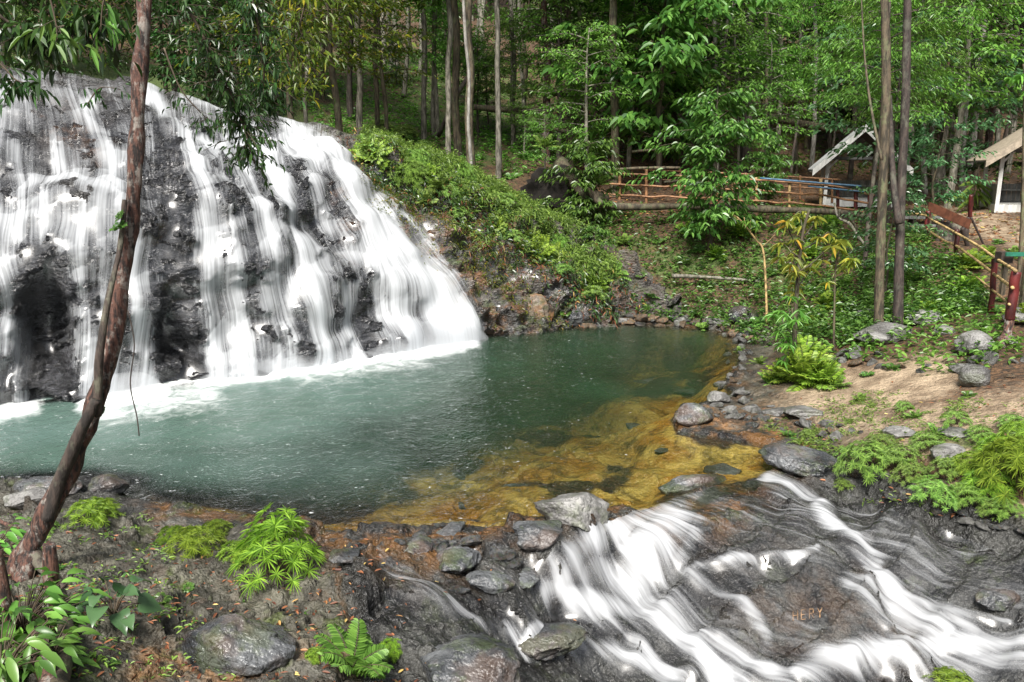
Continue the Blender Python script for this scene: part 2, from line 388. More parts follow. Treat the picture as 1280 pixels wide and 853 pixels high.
MT['leaf_bright'] = leaf_mat('bright_leaf', (.10, .25, .04), (.20, .38, .07), .35, .45)
MT['leaf_blue'] = leaf_mat('bluish_leaf', (.045, .13, .045), (.12, .24, .10), .28, .35)
MT['leaf_yellow'] = leaf_mat('yellowish_leaf', (.2, .3, .04), (.45, .47, .08), .4, .45, yellow=(.6, .42, .05))
MT['leaf_olive'] = leaf_mat('olive_leaf', (.07, .12, .012), (.15, .19, .02), .4, .45, yellow=(.3, .25, .02))
MT['fern'] = leaf_mat('fern_green', (.14, .27, .03), (.32, .46, .055), .45, .4, .5)
MT['fern_soft'] = leaf_mat('soft_fern_green', (.12, .24, .04), (.26, .40, .08), .5, .4, .6)
MT['litter'] = leaf_mat('dead_leaf', (.14, .05, .02), (.36, .17, .06), .6, .1, .7, yellow=(.5, .4, .12))
def stone_mat(name, dark, light, rough, moss=0.0, iron=0.0, s=1.0):
    q = M(name); co = q.coord(); oi = q.n('ObjectInfo'); rr = oi.outputs['Random']
    vm = q.n('VectorMath', {'operation': 'ADD'}); q.set(vm.inputs[0], co)
    cb = q.n('CombineXYZ', X=q.math('MULTIPLY', rr, 40.0)); q.set(vm.inputs[1], cb.outputs[0])
    co = vm.outputs[0]
    c, h, n1, n2 = rockish(q, co, dark, light, s)
    if iron: c = q.mix(q.math('MULTIPLY', q.ramp(q.noise(co, 2.2 * s, 4, .6), .45, .62), iron), c, (.36, .17, .06))
    if moss: c = q.mix(q.math('MULTIPLY', q.ramp(q.noise(co, 3 * s, 4, .7), .5, .62), moss), c, (.07, .10, .02))
    c = q.n('HueSaturation', Color=c, Value=q.math('ADD', .75, q.math('MULTIPLY', rr, .5))).outputs[0]
    return q.surf(q.n('BsdfPrincipled', Base_Color=c, Roughness=q.math('ADD', rough, q.math('MULTIPLY', n2, .25)), Normal=q.bump(h, .9, .03 / s)))
MT['stone'] = stone_mat('grey_stone', (.07, .067, .064), (.25, .245, .235), .3, .25)
MT['stone_wet'] = stone_mat('wet_dark_stone', (.022, .024, .027), (.13, .135, .14), .07, .3, .1)
MT['stone_brown'] = stone_mat('brown_stone', (.045, .034, .025), (.16, .125, .095), .3, .3, .35, 2.0)
MT['white_wood'] = plain('grey_white_paint', (.5, .5, .48), .6, .2, (1, 1, .2))
MT['roof'] = plain('roof_sheet', (.42, .43, .43), .5, .2, (1, .2, 1))
MT['roof_tan'] = plain('tan_roof_board', (.30, .25, .19), .7, .25)
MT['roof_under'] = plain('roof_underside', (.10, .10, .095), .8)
MT['boards'] = plain('weathered_board', (.27, .27, .25), .75, .35, (1, 1, .15))
MT['red_post'] = plain('dark_red_paint', (.085, .012, .011), .5, .6, (1, 1, .3))
MT['rail_yellow'] = plain('peeled_pole', (.36, .25, .11), .6, .6)
MT['rail_brown'] = plain('brown_pole', (.22, .11, .05), .6, .4)
MT['sign_brown'] = plain('red_brown_board', (.11, .04, .022), .55, .3, (.4, 1, 1))
MT['green_paint'] = plain('green_paint', (.02, .14, .09), .45, .2)
MT['shade_soil'] = plain('shade_black_soil', (.009, .007, .005), 1.0, .5)  # dark soil, blackened so the hollow's shade is in the colour
MT['dark_wood'] = plain('dark_wood', (.035, .025, .02), .7, .4)
MT['blue_paint'] = plain('blue_paint', (.05, .12, .2), .5, .3)
MT['carve'] = plain('ochre_carving', (.26, .15, .07), .5, .6)

# ------------------------------------------------------------------ pool outline (world xy)
POOLPX = [(-520, 640), (-380, 560), (-150, 524), (0, 507), (150, 489), (260, 474), (460, 444), (560, 428), (600, 420), (680, 412), (760, 404),
          (830, 407), (895, 413), (935, 428), (925, 455), (905, 478), (925, 500), (862, 508), (842, 522), (850, 540), (930, 552), (985, 560), (985, 582), (940, 600), (880, 610), (845, 628), (800, 640),
          (780, 632), (735, 640), (700, 648), (660, 655), (610, 662), (560, 655), (500, 664), (430, 668), (340, 655), (270, 640),
          (200, 632), (150, 622), (145, 605), (100, 598), (40, 600), (-30, 606), (-200, 640), (-400, 720)]
POOL = [tuple(atz(a, b, 0.0)[:2]) for a, b in POOLPX]
FOOTPX = [(-520, 640), (-380, 560), (-150, 524), (0, 507), (150, 489), (260, 474), (460, 444), (560, 428), (600, 420), (680, 412), (760, 404), (830, 400)]
FOOT = [tuple(atz(a, b, 0.0)[:2]) for a, b in FOOTPX]

# terrain control points
CT = []
def z_(px, py, z): CT.append(atz(px, py, z))
def y_(px, py, Y): CT.append(at(px, py, Y))
for a in [(-350,700,.4),(-150,650,.3),(0,640,.12),(0,720,.35),(0,853,.75),(-300,900,.9),(200,665,.12),(120,640,.1),(200,760,.3),(200,853,.45),(400,690,.1),(400,780,.22),(400,853,.3),(520,690,.06),(560,760,.1),
          (520,853,.15),(600,690,.1),(640,760,-.05),(640,853,-.2),(700,690,.05),(700,720,-.1),(740,660,.1),(800,655,-.03),(880,622,-.03),(950,606,-.03),(1000,596,-.02),(1060,625,-.1),(760,720,-.38),(700,760,-.4),(620,800,-.15),(760,800,-.62),(760,853,-.75),(700,853,-.5),
          (850,700,-.26),(860,760,-.52),(900,853,-.82),(1000,680,-.15),(980,740,-.4),(1000,790,-.57),(1020,853,-.8),(1100,700,-.2),(1120,760,-.46),(1150,853,-.8),(1280,850,-.6),(1280,790,-.36),(1190,730,-.25),(1280,720,-.06),(1180,670,-.02),(1280,690,.08),(1100,645,-.05),
          (1280,655,.28),(1400,700,.3),(1400,800,-.35),(1150,620,.35),(960,575,.03),(1010,560,.12),(1050,560,.25),(1000,530,.1),(1150,560,.5),(1280,570,.75),(1400,600,.9),
          (940,520,.06),(930,470,.1),(1000,480,.25),(1060,490,.4),(1150,500,.65),(1280,500,.95),(1400,500,1.1),(960,440,.15),(1010,450,.4),(1100,440,.75),(1180,450,.9),
          (790,397,.1),(860,400,.1),(940,415,.12),(1000,400,.45),(640,1000,-.6),(1000,1000,-1.25),(300,1000,.7),(1300,1000,-1.1),(-100,1100,1.2)]: z_(*a)
for a in [(1253,429,13),(1239,390,15),(1195,327,18),(1158,304,20),(1220,300,20.5),(1280,330,17.5),(1280,290,22),(1180,270,25),(1250,262,28),(1330,262,28),(1400,300,22),(1500,400,15),(1600,260,30),
          (1100,405,15.8),(1130,380,17),(1050,380,18.5),(1100,330,20),(1050,300,22.5),(1100,285,24),(1050,258,31),(1100,256,31),(1050,248,34),(1200,215,36),(1050,215,40),(1280,190,42),(1280,100,55),(1000,120,55),(1000,20,75),(1280,0,75),(640,-80,90),(200,-60,80),(1700,0,80),
          (850,340,22.6),(760,345,22.8),(940,345,22),(1000,350,21.3),(850,272,24.6),(950,272,24.6),(1000,272,24.6),(780,262,26.5),(900,258,28),(760,285,24.6),(980,250,31),
          (700,275,25.5),(850,200,32),(720,200,32),(850,110,44),(800,30,62),(500,20,60),(470,185,28),(600,190,29),(560,100,40),(450,95,38),(250,85,36),(100,60,36),(0,40,38),(-300,60,36),(300,-20,60),(-400,0,60),
          (560,240,25),(640,240,26)]: y_(*a)
CT.append(np.array([0, 1.0, 1.6])); CT.append(np.array([0, -10, 2.4])); CT.append(np.array([10, 0, 1.0])); CT.append(np.array([-12, 0, 2.5]))
for a in range(0, 360, 30):
    x, y = 130 * math.sin(R(a)), 130 * math.cos(R(a)); CT.append(np.array([x, y, 34.0 if y > 60 else (20.0 if y > -20 else 12.0)]))
CT = np.array(CT)
def tps_fit(P, Z, lam=1e-4, sc=1.0):
    n = len(P); d = np.linalg.norm(P[:, None] - P[None], axis=2)
    K = d  # linear (biharmonic 3d) kernel: no overshoot
    A = np.zeros((n + 3, n + 3)); A[:n, :n] = -K + lam * 0 * np.eye(n) - 0; A[:n, n] = 1; A[:n, n + 1:] = P; A[n, :n] = 1; A[n + 1:, :n] = P.T
    A[:n, :n] += -0.05 * np.eye(n)
    w_ = np.linalg.solve(A, np.concatenate([Z, [0, 0, 0]])); return w_
def lp(x, y):   # log-polar-ish coordinates keep near and far detail in balance
    r = np.hypot(x, y) + 2; return np.stack([np.log(r) * 10, np.arctan2(x, y + 2) * 10 * np.clip(r / 8, .2, 1)], -1)
LPp = lp(CT[:, 0], CT[:, 1]); W = tps_fit(LPp, CT[:, 2])
def tbase(x, y):
    P = lp(x, y).reshape(-1, 2); out = np.empty(len(P)); n = len(LPp)
    for i in range(0, len(P), 60000):
        d = np.linalg.norm(P[i:i + 60000, None] - LPp[None], axis=2)
        out[i:i + 60000] = -d @ W[:n] + W[n] + P[i:i + 60000] @ W[n + 1:]
    return out.reshape(x.shape)
DP = np.array([[*atz(a, b, 0)[:2], d] for a, b, d in [(100,540,1.5),(300,530,1.8),(500,500,1.9),(620,460,1.8),(750,435,1.4),(850,425,.9),(900,440,.5),(860,480,.8),(750,490,1.5),(650,520,1.3),(560,550,1.0),
      (620,590,.25),(560,570,.35),(640,550,.34),(720,535,.34),(800,520,.34),(740,500,.5),(640,520,.5),(680,490,.7),(800,475,.5),(860,445,.42),(560,560,.45),(850,470,.6),(880,440,.5),(820,430,.8),(900,465,.35),(700,560,.40),(780,545,.4),(820,580,.2),(620,560,.6),(500,620,.35),(850,535,.3),(760,580,.22),(680,600,.22),(840,555,.28),(560,590,.45),(400,615,.5),(740,600,.28),(680,630,.25),(560,610,.42),(450,590,.6),(300,580,.8),(180,575,.8),(380,630,.15),(250,615,.28),(150,600,.3),(330,610,.35),(450,640,.12),(480,600,.42),(900,575,.15),(540,640,.25),(950,575,.1)]])
def pdepth(x, y):
    d2 = (x[..., None] - DP[:, 0]) ** 2 + (y[..., None] - DP[:, 1]) ** 2 + .15
    w_ = 1 / d2 ** 1.5; return (w_ * DP[:, 2]).sum(-1) / w_.sum(-1)
RAPPX = [(800, 650), (850, 626), (940, 602), (1000, 590), (1080, 630), (1180, 655), (1300, 700), (1420, 760), (1400, 950), (640, 950), (560, 830), (480, 770), (470, 715), (520, 700), (600, 700), (690, 700), (740, 670)]
def pxmask(px, py, poly, soft): return sst(-soft, soft, sdpoly(px, py, poly))
FOOTL = [(-90.0, 30.0)] + FOOT
def foot_behind(x, y):   # positive behind the cliff's foot line
    P = FOOT; d = segdist(x, y, P)
    poly = [P[0]] + P[1:] + [(P[-1][0] + 1.5, P[-1][1] + 9), (P[-1][0] - 6, P[-1][1] + 14), (-60, 45), (-60, 5)]
    return np.where(inpoly(x, y, poly), d, -d)
def terrain(x, y, full=False):
    zb = tbase(x, y)
    dist = np.hypot(x, y)
    px, py = proj(x, y, zb)
    vis = y > 2.5
    sd = sdpoly(x, y, POOL)
    rap = np.where(vis & (y < 12), pxmask(px, py, RAPPX, 14), 0)
    rockzone = np.where(vis & (y < 11.5), np.maximum(rap, pxmask(px, py, [(420, 655), (700, 620), (830, 615), (1000, 555), (1130, 600), (1300, 650), (1500, 1000), (480, 1000), (440, 780), (410, 700)], 20)), 0)
    shore = np.exp(-(sd / .9) ** 2) * (y < 24)
    rz = np.maximum(rockzone, shore * .55)
    leftg = sst(.6, -.6, x) * np.where((y < 10.5) & vis, 1.0, 0) * (1 - rockzone) * (sd < 0.3)
    z0 = x * 0
    far = sst(14, 40, dist)
    n = fbm(x, y, z0, .35, 5) * (.10 + .5 * far) + fbm(x, y, z0 + 4, 1.6, 4) * (.05 + .04 * far)
    wx = x + .22 * perlin(x * 1.7, y * 1.7, z0) + .07 * perlin(x * 6, y * 6, z0); wy = y + .22 * perlin(x * 1.7, y * 1.7, z0 + 9) + .07 * perlin(x * 6, y * 6, z0 + 5)
    ru, rv = wx * .84 + wy * .54, wx * .54 - wy * .84
    b1, e1 = facets(ru * 1.25, rv * .75, z0 + .5, 1.1, .26, .5)
    b2, e2 = facets(ru * 1.2, rv * .8, z0 + 3.1, 3.1, .10, .26)
    b3, e3 = facets(ru, rv, z0 + 6.1, 9.0, .03, .09)
    blocks = b1 + b2 - (1 - sst(0, .10, e1)) * .05
    rn = b3 + fbm(x, y, z0 + 2, 1.1, 5, True) * .05 + fbm(ru * 1.5, rv * .6, z0 + 7, 4, 4, True) * .035
    inside = sst(-.05, .35, sd)
    hp = at(697, 248, 25.2); zb = zb - 2.0 * np.exp(-(((x - hp[0]) / 1.1) ** 2 + ((y - hp[1]) / .9) ** 2) ** 1.5)
    hz = zb + n * (1 - .6 * rz)
    # ledges stepping down the rapids
    sdir_ = x * .55 - y * .83 + fbm(x, y, z0 + 1, .8, 3) * .5
    saw = (sdir_ / .62) % 1.0
    led = (sst(0, .85, saw) * -.5 + .25 + (saw > .85) * 0) * .20
    hz = hz + rockzone * (blocks * .8 + rn) * (1 - .5 * rap) + rap * led * .7 + leftg * (blocks * .45 + rn * .8) + shore * (1 - rockzone) * blocks * .5
    # pool
    dep = pdepth(x, y)
    bed = -dep + fbm(x, y, z0 + 3, .9, 4) * .16 * np.clip(dep, .2, 1) + blocks * .35
    bed = np.minimum(bed, -.04)
    z = np.where(sd > 0, bed * sst(0, .9, sd) - .035 * (1 - sst(0, .9, sd)), hz)
    lip = rap * np.exp(-(sd / .5) ** 2)
    nearb = sst(-.9, 0, sd) * (sd <= 0)
    z = np.where(sd <= 0, z * (1 - nearb) + nearb * (.03 * (1 - lip * 2.2) + np.maximum(blocks, -.02) * .5 * (1 - lip) + rn * .25 * (1 - lip)), z)
    # keep low under and behind the cliff face
    fb = foot_behind(x, y)
    cap = np.where(fb > 0, -1.0 + np.clip(fb - 2.2, 0, 9) * 1.25, 99)
    cap = np.where((px > 730) & (fb > 0), 99, cap)
    z = np.where((fb > -.2) & (fb < 8.5), np.minimum(z, cap), z)
    if not full: return z
    return z, dict(px=px, py=py, sd=sd, rap=rap, rockzone=rockzone, shore=shore, dist=dist, leftg=leftg, dep=dep, fb=fb, zb=zb, blocks=blocks)
# grid
th = np.concatenate([np.linspace(-180, -42, 50, endpoint=False), np.linspace(-42, 42, 480), np.linspace(42, 180, 51)[1:]])
rr = np.concatenate([np.geomspace(.5, 4.6, 24, endpoint=False), np.geomspace(4.6, 12.5, 330, endpoint=False), np.geomspace(12.5, 38, 190, endpoint=False), np.geomspace(38, 220, 60)])
TH, RR = np.meshgrid(np.radians(th), rr)
GX, GY = (RR * np.sin(TH)).ravel(), (RR * np.cos(TH)).ravel()
GZ, TI = terrain(GX, GY, True)
px, py, sd = TI['px'], TI['py'], TI['sd']
vis = GY > 2.5
under = sst(0, .1, sd)
goldm = np.where(vis, strokes(px, py, [([(500, 625), (700, 600), (800, 585), (900, 570)], 62, 1.1), ([(560, 575), (740, 535), (850, 525)], 52, 1.0), ([(540, 570), (660, 530), (760, 500), (880, 470)], 46, .9), ([(760, 460), (890, 430)], 40, .6), ([(200, 625), (330, 640), (450, 645), (560, 630)], 24, .75), ([(940, 560), (1000, 575)], 20, .7), ([(860, 600), (760, 640)], 20, .9)]), 0)
darkst = sst(.02, .3, fbm(GX, GY, GX * 0 + 8, .9, 3) )
sand = under * goldm * (1 - .9 * darkst)
path = np.where(vis & (GY > 8), strokes(px, py, [([(1010, 487), (1080, 490), (1170, 468)], 32, 1.1), ([(1040, 530), (1120, 545), (1200, 560)], 28, .75), ([(1150, 530), (1280, 510)], 32, .75), ([(1200, 270), (1280, 300)], 22, .7), ([(980, 500), (960, 530)], 20, .5), ([(1230,655),(1290,690)], 26, .8), ([(1190,620),(1290,640)],20,.6)]), 0) * (1 - under)
sand = np.maximum(sand, path)
greenm = np.where(vis, strokes(px, py, [([(380, 160), (520, 150), (640, 160)], 90, .6), ([(450, 90), (560, 110)], 70, .55), ([(800, 330), (980, 330), (1000, 420)], 60, .5), ([(1120, 350), (1220, 380)], 60, .5), ([(1050, 560), (1280, 560)], 40, .35), ([(20, 100), (350, 120)], 50, .8)]), 0) * (1 - under)
rockm = np.maximum(TI['rockzone'], TI['shore'] * .75) * (1 - under * goldm)
rockm = np.maximum(rockm, TI['leftg'] * .72 * sst(.0, .2, np.abs(TI['blocks']) * 4 + .25))
rockm = np.maximum(rockm * (1 - under * goldm), under * (1 - goldm) * .5 * (TI['dep'] < .9))
iron = np.clip(goldm * 1.2 + np.where(vis, strokes(px, py, [([(420, 690), (560, 690)], 30, .9), ([(180, 840), (420, 850)], 26, .9), ([(840, 640), (900, 640)], 30, .7), ([(980,760),(1100,780)],60,.25), ([(900,560),(1000,540)],30,.7)]), 0), 0, 1) * 1.0
wet = np.clip(TI['rockzone'] + .42 * TI['leftg'] + np.exp(-np.clip(-sd, 0, 9) / .5) + under, 0, 1)
silt = under * sst(.3, 1.3, TI['dep']) * np.clip(1 - goldm * .9, 0, 1)
mossy = TI['leftg'] * .9 + TI['rap'] * .3 + np.where(vis & (GY < 11), strokes(px, py, [([(1130, 680), (1280, 760)], 25, .7), ([(1000, 600), (900, 640)], 20, .4)]), 0)
me = mesh('ground', np.stack([GX, GY, GZ], -1), grid_faces(len(rr), len(th)), MT['ground'],
          attrs={'mask': np.stack([rockm, sand, greenm], -1), 'iron': iron, 'wet': wet, 'silt': silt, 'gold': under, 'mossy': np.clip(mossy, 0, 1)})
obj('ground', me, kind='structure')
GZ2 = GZ.reshape(len(rr), len(th))
def gz(x, y): return float(terrain(np.array([float(x)]), np.array([float(y)]))[0])
def gza(x, y): return terrain(np.asarray(x, float), np.asarray(y, float))

# ------------------------------------------------------------------ cliff
def Yfoot(px_, py_): return atz(px_, py_, 0)[1]
COLS = []   # each: foot, mid, brink, slope, crest as (px,py,Y)
def ccol(foot, mid, brink, slope, crest):
    Y0 = Yfoot(*foot); row = [at(foot[0], foot[1], Y0)]
    row.insert(0, row[0] + np.array([.05, -.25, -.9]))
    for (a, b, dy) in (mid, brink, slope, crest): row.append(at(a, b, Y0 + dy))
    c = row[-1]; s = row[-2]; e = c - s
    row.append(c + np.array([e[0] * .3 - .2, 1.2, -.5])); row.append(c + np.array([-.5, 4.5, -2.6]))
    COLS.append(row)
ccol((-420, 575), (-420, 440, .3), (-410, 320, .9), (-390, 190, 2.9), (-370, 70, 4.9))
ccol((-150, 524), (-150, 420, .3), (-145, 310, .9), (-140, 180, 3.0), (-130, 80, 5.2))
ccol((0, 507), (0, 400, .35), (0, 290, 1.0), (5, 170, 3.2), (10, 88, 5.4))
ccol((150, 489), (157, 385, .35), (158, 280, 1.0), (150, 185, 3.0), (140, 105, 5.2))
ccol((260, 474), (248, 375, .3), (236, 265, .9), (218, 180, 2.8), (215, 118, 4.6))
ccol((385, 457), (368, 355, .4), (340, 245, 1.1), (300, 185, 2.9), (290, 145, 4.4))
ccol((475, 442), (448, 350, .5), (410, 240, 1.3), (372, 190, 2.6), (360, 158, 3.8))
ccol((590, 423), (535, 330, .4), (475, 245, 1.0), (432, 198, 1.9), (432, 172, 3.2))
ccol((640, 416), (600, 345, .4), (545, 265, 1.0), (505, 212, 1.8), (492, 188, 3.0))
ccol((700, 410), (668, 355, .4), (618, 285, .9), (582, 235, 1.8), (565, 214, 3.0))
ccol((760, 404), (738, 365, .3), (700, 315, .9), (665, 275, 1.9), (645, 258, 3.0))
ccol((810, 402), (800, 385, .3), (775, 352, .7), (748, 320, 1.4), (735, 300, 2.2))
ccol((850, 402), (845, 395, .2), (835, 385, .4), (820, 365, .8), (810, 350, 1.2))
CG = np.array(COLS)                   # nc x nv x 3
def cr(P, t):                         # Catmull-Rom along axis 0 at float positions t
    n = len(P); i = np.clip(np.floor(t).astype(int), 0, n - 2); f = (t - i).reshape((-1,) + (1,) * (P.ndim - 1))
    p0 = P[np.maximum(i - 1, 0)]; p1 = P[i]; p2 = P[i + 1]; p3 = P[np.minimum(i + 2, n - 1)]
    return .5 * (2 * p1 + (-p0 + p2) * f + (2 * p0 - 5 * p1 + 4 * p2 - p3) * f ** 2 + (-p0 + 3 * p1 - 3 * p2 + p3) * f ** 3)
def smooth2(A, k):
    for _ in range(k):
        A = (np.roll(A, 1, 0) + np.roll(A, -1, 0) + A * 2) / 4; A = (np.roll(A, 1, 1) + np.roll(A, -1, 1) + A * 2) / 4
    return A
NU, NV = 470, 330
# spread samples evenly by length
def arc(P, n):
    s = np.concatenate([[0], np.cumsum(np.linalg.norm(np.diff(P, axis=0), axis=1))]); return np.interp(np.linspace(0, s[-1], n), s, np.arange(len(P)))
tu = arc(CG[:, 2], NU); tv = arc(CG[4], NV)
A_ = cr(CG, tu)                       # NU x nv x 3
B_ = cr(np.swapaxes(A_, 0, 1), tv)    # NV x NU x 3
CB = B_
def gnormals(G):
    du = np.gradient(G, axis=1); dv = np.gradient(G, axis=0); n = np.cross(du, dv); n /= np.linalg.norm(n, axis=2)[..., None] + 1e-9; return n
CN = gnormals(CB)
flip = np.sign((CN[..., 1] < 0).mean() - .5); CN = CN * flip
X, Y_, Z_ = CB[..., 0], CB[..., 1], CB[..., 2]
cpx, cpy = proj(X, Y_, Z_)
UU = np.linspace(0, 1, NU)[None, :].repeat(NV, 0)
U_m = (np.linspace(0, 1, NU) * np.linalg.norm(np.diff(A_[:, 2], axis=0), axis=1).sum())[None, :].repeat(NV, 0)
V_m = np.concatenate([[0], np.cumsum(np.linalg.norm(np.diff(CB[:, NU // 2], axis=0), axis=1))])[:, None].repeat(NU, 1)
def lumps(u, v, s):
    q0 = u * 0 + .37; a = u * s + .35 * perlin(u * .9, v * .9, q0) ; b = v * s * .8 + .35 * perlin(u * .9 + 7, v * .9, q0)
    xi, yi = np.floor(a).astype(int), np.floor(b).astype(int); f1 = np.full(a.shape, 9.0); f2 = f1.copy(); vy = a * 0; iv = a * 0
    for i_ in (-1, 0, 1):
        for j_ in (-1, 0, 1):
            h = _h(xi + i_, yi + j_, xi * 0 + 3); p = _wr[h]; dx = xi + i_ + p[..., 0] - a; dy = yi + j_ + p[..., 1] - b
            d = np.hypot(dx, dy); m = d < f1; f2 = np.where(m, f1, np.minimum(f2, d)); vy = np.where(m, -dy, vy); iv = np.where(m, h / 512., iv); f1 = np.where(m, d, f1)
    return f1, f2 - f1, vy, iv
L1, E1, VY1, IV1 = lumps(U_m, V_m, .62)
L2, E2, VY2, IV2 = lumps(U_m + 40, V_m, 1.5)
lumpd = (.5 - L1) * .42 + (IV1 - .5) * .35 * sst(0, .25, E1) + (.5 - L2) * .10 + (IV2 - .5) * .08 * sst(0, .2, E2)
bigd = fbm(X, Y_, Z_ * 1.5, .55, 3, True) * .22
WX = X + .2 * perlin(X * 2, Y_ * 2, Z_ * 2) + .06 * perlin(X * 7, Y_ * 7, Z_ * 7); WZ = Z_ + .15 * perlin(X * 2.2 + 9, Y_ * 2, Z_ * 2)
blk, e1 = facets(WX, Y_, WZ * 1.6, 1.0, .45, .75)
blk2, e2 = facets(WX, Y_, WZ * 1.7, 2.8, .16, .42)
f1, f2, _i = worley(WX, Y_, WZ * 1.6, 6.5)
blk = blk - (1 - sst(0, .12, e1)) * .08
fine = (.45 - f1) * .10 + fbm(X, Y_, Z_ * 1.4, 4.5, 4, True) * .04
stepn = (Z_ + .45 * perlin(X * .8, Y_ * .8, Z_ * .4 + 3)) / .95
saw = stepn - np.floor(stepn)
ledge = (sst(0, .7, 1 - saw) - .5) * .10
waterzone = sst(.02, -.02, UU - .70)
cave = np.exp(-(((cpx - 58) / 34) ** 2 + ((cpy - 425) / 75) ** 2) ** 2) * -.9 + np.exp(-(((cpx - 222) / 26) ** 2 + ((cpy - 420) / 55) ** 2) ** 2) * -.35
topfade = sst(.3, -.9, tv - 4.6)[:, None]
DS = (bigd * .9 + ledge + smooth2(lumpd, 3)) * (.35 + .65 * topfade) + cave
DR = DS + (blk * .6 + blk2 + fine) * (.35 + .65 * topfade)
paintpx, paintpy = cpx, cpy
dry = np.clip(sst(560, 640, cpx + (cpy - 420) * -.55 * (cpy < 420) * -1 * 0 + (420 - cpy) * .72), 0, 1)
dry = np.clip(dry + .45 * sst(180, 120, cpy) + strokes(cpx, cpy, [([(385, 165), (470, 200)], 22, .9), ([(60,190),(110,260)], 26, .4)]), 0, 1)
spur = sst(560, 630, cpx + (420 - cpy) * .75)
iron = np.clip(spur * sst(215, 260, cpy) * (.95 * sst(720, 560, cpx) + .35) + strokes(cpx, cpy, [([(60, 150), (115, 190)], 22, .5), ([(430, 240), (440, 320)], 16, .5), ([(590,300),(640,360)],40,1.0)]), 0, 1)
mossy = spur * (.5 + .5 * sst(400, 300, cpy))
cdry = dry * np.where(spur > .3, .8 * sst(410, 360, cpy) * .5 + .35, .6)
# water over the cliff
FALL = [([(-60, 180), (60, 240), (150, 300)], 70, .42), ([(280, 230), (360, 330), (380, 440)], 70, .42), ([(430, 230), (500, 330), (560, 420)], 45, .8), ([(60, 110), (180, 180)], 50, .3), ([(240, 150), (340, 210)], 40, .5),
        ([(-400, 120), (-300, 300), (-300, 560)], 90, .8), ([(-150, 110), (-100, 250), (-110, 500)], 60, .9),
        ([(-20, 110), (40, 160), (100, 240), (150, 300)], 22, .75), ([(-40, 160), (30, 210), (60, 290)], 34, .8), ([(0, 110), (70, 140)], 16, .45), ([(40,200),(20,260),(12,300)],20,.75),
        ([(5, 270), (12, 380), (28, 500)], 15, .95), ([(-30, 250), (-20, 500)], 22, .9),
        ([(112, 140), (130, 180), (150, 250), (160, 320)], 15, 1.1), ([(150, 200), (130, 260), (95, 320)], 20, .85), ([(75, 240), (95, 330), (105, 400), (115, 500)], 17, .82), ([(120, 300), (135, 400), (140, 490)], 20, .8),
        ([(160, 300), (172, 380), (185, 490)], 19, 1.15), ([(60, 170), (110, 250)], 14, .6),
        ([(185, 120), (215, 160), (262, 190), (300, 220)], 14, 1.1), ([(230, 125), (270, 145)], 8, .7), ([(240, 190), (252, 260), (258, 360), (275, 475)], 16, 1.1), ([(265, 210), (285, 300), (300, 465)], 18, .9),
        ([(300, 215), (330, 290), (335, 380), (345, 465)], 20, .95), ([(290, 170), (340, 215), (375, 290), (385, 370), (400, 455)], 20, 1.15), ([(320, 200), (380, 300), (420, 380), (440, 450)], 15, .8), ([(345, 260), (352, 330), (365, 460)], 14, .85),
        ([(365, 175), (400, 210), (460, 290), (520, 370), (565, 428)], 26, 1.35), ([(400, 200), (440, 240), (505, 320), (560, 400), (585, 425)], 20, 1.35), ([(420, 260), (470, 350), (510, 435)], 26, 1.15), ([(440, 300), (490, 400), (500, 440)], 24, 1.0), ([(380, 200), (415, 300), (440, 360), (420, 450)], 12, .8), ([(395, 230), (400, 300)], 10, .5),
        ([(370, 185), (330, 180), (300, 160)], 10, .5), ([(350, 185), (430, 215)], 10, .8),
        ([(300, 255), (312, 285)], 9, -.5), ([(371, 215), (378, 285)], 8, -.85), ([(404, 225), (432, 290)], 11, -.8), ([(415, 300), (425, 350)], 7, -.5), ([(452, 375), (458, 445)], 10, -.97), ([(330, 400), (335, 440)], 10, -.35),
        ([(52, 340), (60, 480)], 22, -1.0), ([(130, 150), (150, 178)], 14, -.9), ([(210, 235), (222, 330), (228, 470)], 21, -.99), ([(205, 160), (212, 210)], 11, -.7), ([(245,170),(225,150)],8,-.4), ([(110,180),(70,160)],12,-.5), ([(90,270),(70,260)],12,-.4)]
dens = strokes(cpx, cpy, FALL)
brk = fbm(X, Y_, Z_, 1.3, 3) * .5
UW = U_m + .26 * perlin(U_m * .55, V_m * .4, U_m * 0 + 2) + .06 * perlin(U_m * 1.6, V_m * .9, U_m * 0 + 5)
strand = perlin(UW * 1.9, V_m * .16, U_m * 0 + 8) * .75 + perlin(UW * 4.6, V_m * .22, U_m * 0 + 1) * .5
top1 = sst(-.05, .45, VY1) - sst(-.15, -.6, VY1) * .8; top2 = sst(0, .4, VY2) - sst(-.1, -.5, VY2)
dens = dens * (1 + .55 * strand) + sst(.12, .4, dens) * (.11 * top1 + .06 * top2 + brk * .1)
dens = dens + .13 * sst(.25, .55, top2 * .5 + top1 * .4) * sst(5.4, 4.6, tv)[:, None] * (1 - sst(100, 60, np.hypot((cpx - 58) * 1.2, cpy - 425)))
bl = sst(.12, -.02, blk + blk2 * .5)
dens = dens - .3 * sst(.02, .25, blk) * sst(1.2, .8, dens)
dens = np.clip(dens * .67, 0, 1.0)
dens *= sst(585, 560, cpx + (420 - cpy) * .78 - 10) if False else sst(18, 0, cpx - np.interp(cpy, [160, 200, 250, 330, 420, 440], [400, 425, 492, 545, 590, 640]))
dens *= sst(6.05, 5.6, tv)[:, None]
wm = smooth2(np.clip(dens * 1.3, 0, 1), 3)
DR = DS + (DR - DS) * (1 - .88 * wm)
CR = CB + CN * DR[..., None]
me = mesh('cliff', CR.reshape(-1, 3), grid_faces(NV, NU), MT['cliff'], attrs={'dry': cdry.ravel(), 'iron': iron.ravel(), 'mossy': mossy.ravel()})
